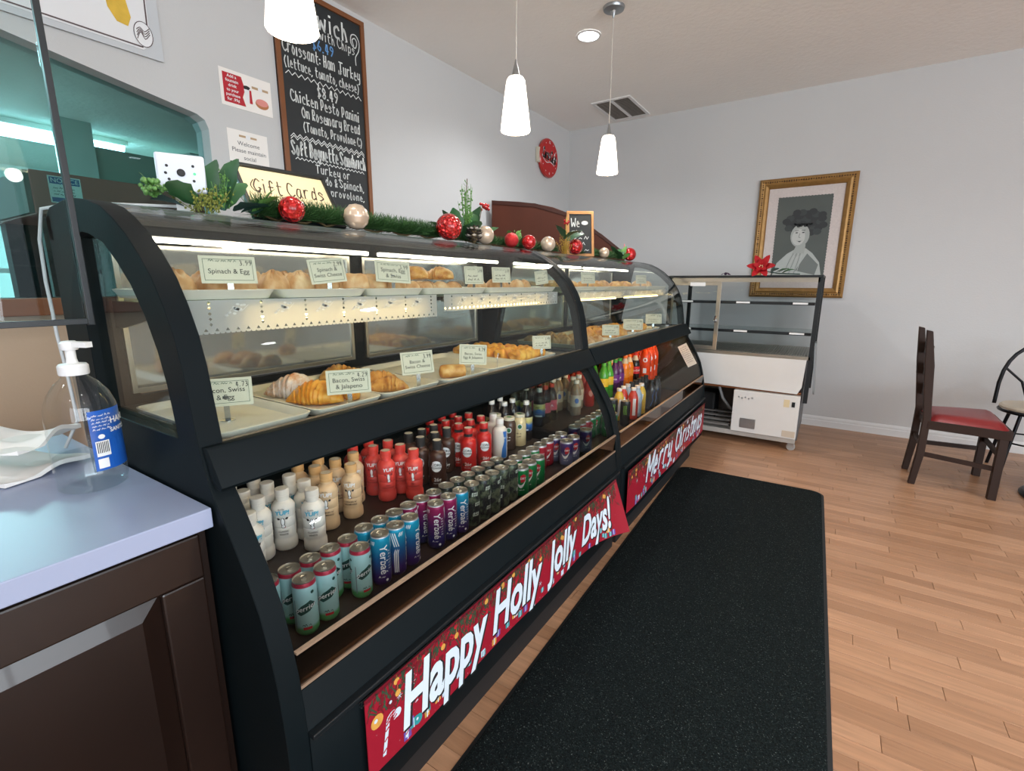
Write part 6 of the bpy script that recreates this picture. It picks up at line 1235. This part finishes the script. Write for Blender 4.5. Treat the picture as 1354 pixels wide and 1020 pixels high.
ppoly(g,f,[(a0+.01,b0+.003),(a1-.02,b0+.003),(a1-.045,b0+.12),(cx+.10,b0+.20),(cx+.045,b0+.245),(cx-.03,b0+.245),(cx-.10,b0+.20),(a0+.04,b0+.12)],1,w=e); 
ppoly(g,f,[(cx-.02,b0+.05),(a1-.07,b0+.01),(a1-.05,b0+.10),(cx+.06,b0+.20)],3,w=e+.0003); ppoly(g,f,[(cx-.03,b0+.28),(cx+.04,b0+.28),(cx+.035,b0+.20),(cx-.02,b0+.17),(cx-.06,b0+.20)],4,w=e+.0005)
for i in range(6): stroke(g,f,smoothpts([(cx-.11+.02*i,b0+.02),(cx-.08+.018*i,b0+.12),(cx-.05+.014*i,b0+.20)]),.004,2 if i%2 else 3,e+.0008)
F_=f; f=lambda u,v,w=0.0: F_(cx-.008+(u-cx+.008)*1.28,cy-.06+(v-cy+.06)*1.28,w)
for k in range(40):
    a=2*PI*k*.381; r_=.105*math.sqrt((k+.5)/40); disc(g,f,cx+.012+1.15*r_*math.cos(a),cy+.075+.8*r_*math.sin(a),.026,.022,0 if k%3 else 5,10,w=e+.0006+.00002*k)
disc(g,f,cx-.012,cy-.012,.058,.078,4,24,w=e+.002); disc(g,f,cx-.020,cy-.022,.040,.055,2,20,w=e+.0022)
for k in range(9): disc(g,f,cx-.055+.014*k,cy+.062+.008*math.sin(k*2),.014,.013,0,9,w=e+.0026)
for s_ in (-.034,.006): disc(g,f,cx+s_,cy+.008,.008,.004,0,10,w=e+.0028); stroke(g,f,[(cx+s_-.010,cy+.022),(cx+s_+.010,cy+.024)],.003,0,e+.0028)
stroke(g,f,smoothpts([(cx-.014,cy+.002),(cx-.018,cy-.022),(cx-.008,cy-.026)]),.003,3,e+.0028); ppoly(g,f,[(cx-.032,cy-.044),(cx-.012,cy-.050),(cx+.008,cy-.042),(cx-.010,cy-.058)],0,w=e+.0028); stroke(g,f,[(cx-.026,cy-.047),(cx+.002,cy-.046)],.004,1,e+.0031)
f=F_
g.build('portrait_print',[mat('ph0','#23282a',0.5),mat('ph1','#a9aeaa',0.5),mat('ph2','#b7bab6',0.5),mat('ph3','#6b716e',0.5),mat('ph4','#9da29e',0.5),mat('ph5','#2f3536',0.5)],t,kind='stuff')
# ================================================================ ARCHED WOODEN PANEL BETWEEN CASE AND WALL
A=Vector((-2.64,3.70,0)); B=Vector((-1.63,4.33,0)); ud=(B-A).normalized(); nd_=Vector((ud.y,-ud.x,0)); LW=(B-A).length
arc=[(0,0),(LW,0)]+[(LW*(1-s_),z_) for s_,z_ in ((0,1.57),(.08,1.64),(.18,1.73),(.30,1.83),(.42,1.905),(.55,1.96),(.68,1.99),(.80,2.005),(.92,2.012),(1.0,2.015))]
t=thing('arched_panel','dark brown wooden panel with arched top behind the cases','panel',A+(B-A)*.5)
MB().poly(arc,[],lambda u,v,w:A+ud*u+Vector((0,0,v))+nd_*w,.04).build('board',mat('mahogany','#4d2415',0.6,spec=.2,var=.35,vscale=4,stretch=(1,1,.15)),t,bev=.004)
MB().poly([(LW*(1-s_),z_+.0) for s_,z_ in ((0,1.57),(.18,1.73),(.42,1.905),(.68,1.99),(1.0,2.015))]+[(0,1.985),(LW*.32,1.96),(LW*.58,1.875),(LW*.82,1.70),(LW,1.54)],[],lambda u,v,w:A+ud*u+Vector((0,0,v))+nd_*(w+.04),.008).build('top_trim',mat('mahogany_trim','#3a1a10',0.5,spec=.2,var=.2),t)
# ================================================================ CHAIRS AND TABLE
M_chair=mat('chair_walnut','#2e201a',0.55,spec=.25,var=.3,vscale=8,stretch=(1,1,.3)); M_red=mat('red_vinyl','#7d2424',0.35,var=.12,vscale=8,bump=.05,bscale=120)
t=thing('dining_chair','dark wooden ladder-back chair with red vinyl seat','chair',(.77,4.18,0))
RL=[(.590,4.010),(.586,4.320)]; FL=[(.955,3.965),(.968,4.440)]; lw=.036
for (x,y) in RL:
    MB().poly([(x-lw/2-.018,0),(x+lw/2-.018,0),(x+lw/2+.004,.22),(x+lw/2+.004,.46),(x+lw/2-.026,.80),(x+lw/2-.062,1.015),(x-lw/2-.058,1.022),(x-lw/2-.040,.80),(x-lw/2,.46),(x-lw/2-.002,.22)],[],lambda u,v,w,y=y:Vector((u,y-.019+w,v)),.038).build('rear_leg',M_chair,t,bev=.004)
for (x,y) in FL: MB().box(x-.021,x+.021,y-.021,y+.021,0,.430).build('front_leg',M_chair,t,bev=.003)
sv=[(.600,4.000),(.978,3.950),(.992,4.455),(.600,4.330)]
def quadp(p,z0,z1,mb=None): return (mb or MB()).poly(p,[],lambda u,v,w:Vector((u,v,z0+w)),z1-z0)
fr=MB(); 
for i in range(4):
    a,b=Vector((*sv[i],.415)),Vector((*sv[(i+1)%4],.415)); fr.bar(a,b,.022,.055)
fr.build('seat_rail',M_chair,t,bev=.002)
def seatfn(u,v):
    a=Vector(sv[0]).lerp(Vector(sv[1]),u); b=Vector(sv[3]).lerp(Vector(sv[2]),u); p=a.lerp(b,v); k=(min(u,1-u,.12)/.12)*(min(v,1-v,.12)/.12); k=k**.45 if k>0 else 0
    return Vector((p.x,p.y,.442+.040*k+.008*math.sin(PI*u)*math.sin(PI*v)))
MB().grid(16,16,seatfn).build('seat_cushion',M_red,t,smooth=60)
for zz,dx in ((.56,.006),(.70,-.006),(.845,-.022)):
    def slat(u,v,zz=zz,dx=dx): return Vector((.590+dx-.010*math.sin(PI*u),4.02+.29*u,zz+.012*math.sin(PI*u)+v*.085*(1-.25*math.cos(2*PI*u)*.5)))
    s1=MB().grid(12,5,slat); n=len(s1.v); s1.v+=[p+Vector((-.012,0,0)) for p in s1.v[:n]]; s1.f+=[tuple(q_+n for q_ in reversed(f_)) for f_ in s1.f[:]]; s1.m+=[0]*(len(s1.f)-len(s1.m)); s1.build('back_slat',M_chair,t,smooth=50)
MB().bar((.588,4.01,.215),(.955,3.965,.195),.018,.028).build('stretcher',M_chair,t); MB().bar((.586,4.32,.215),(.968,4.44,.195),.018,.028).build('stretcher',M_chair,t); MB().bar((.588,4.01,.275),(.586,4.32,.275),.018,.028).build('stretcher',M_chair,t); MB().bar((.962,3.965,.27),(.975,4.44,.27),.018,.028).build('stretcher',M_chair,t)
t=thing('cafe_chair','black bent-metal cafe chair with round cream seat','chair',(1.26,4.66,0)); cxx,cyy=1.26,4.66
M_bm=mat('black_metal','#15161a',0.3,0.6)
MB().lathe([(.0005,.455),(.175,.455),(.195,.462),(.198,.475),(.185,.488),(.0005,.492)],32,c=(cxx,cyy,0)).build('seat_cushion',mat('cream_vinyl','#cdc3b0',0.5,var=.05),t,smooth=40)
MB().tube([(cxx+.195*math.cos(a),cyy+.195*math.sin(a),.448) for a in [2*PI*k/24 for k in range(24)]],.011,8,closed=True).build('seat_ring',M_bm,t,smooth=60)
hp=[]
for k in range(15):
    a=PI*k/14; hp.append((cxx-.19*math.cos(a),cyy+.165+.05*math.sin(a),.455+.43*math.sin(a)**.7))
MB().tube(hp,.012,8).build('back_hoop',M_bm,t,smooth=60)
for sg in (-1,1): MB().tube([(cxx+sg*.165,cyy+.20,.72),(cxx+sg*.06,cyy+.205,.62),(cxx+sg*.01,cyy+.185,.46)],.008,8).build('back_scroll',M_bm,t,smooth=60)
for a in (PI*.25,PI*.75,PI*1.25,PI*1.75): MB().tube([(cxx+.15*math.cos(a),cyy+.15*math.sin(a),.45),(cxx+.20*math.cos(a),cyy+.20*math.sin(a),.2),(cxx+.23*math.cos(a),cyy+.23*math.sin(a),.0)],.011,8).build('leg',M_bm,t,smooth=60)
MB().tube([(cxx+.19*math.cos(a),cyy+.19*math.sin(a),.24) for a in [2*PI*k/24 for k in range(24)]],.006,6,closed=True).build('leg_ring',M_bm,t)
t=thing('pedestal_table','round cafe table on a black domed pedestal base','table',(1.42,4.16,0))
MB().lathe([(.29,0),(.295,.012),(.28,.030),(.20,.048),(.08,.062),(.042,.075)],36,c=(1.42,4.16,0)).build('base',M_bm,t,smooth=35); MB().lathe([(.040,.07),(.035,.1),(.035,.70),(.06,.715)],20,c=(1.42,4.16,0)).build('column',M_bm,t,smooth=35); MB().lathe([(.36,.715),(.37,.722),(.37,.738),(.36,.745),(.0005,.745)],40,c=(1.42,4.16,0)).build('table_top',mat('table_wood','#8a5d3a',0.4,var=.2),t,smooth=35)
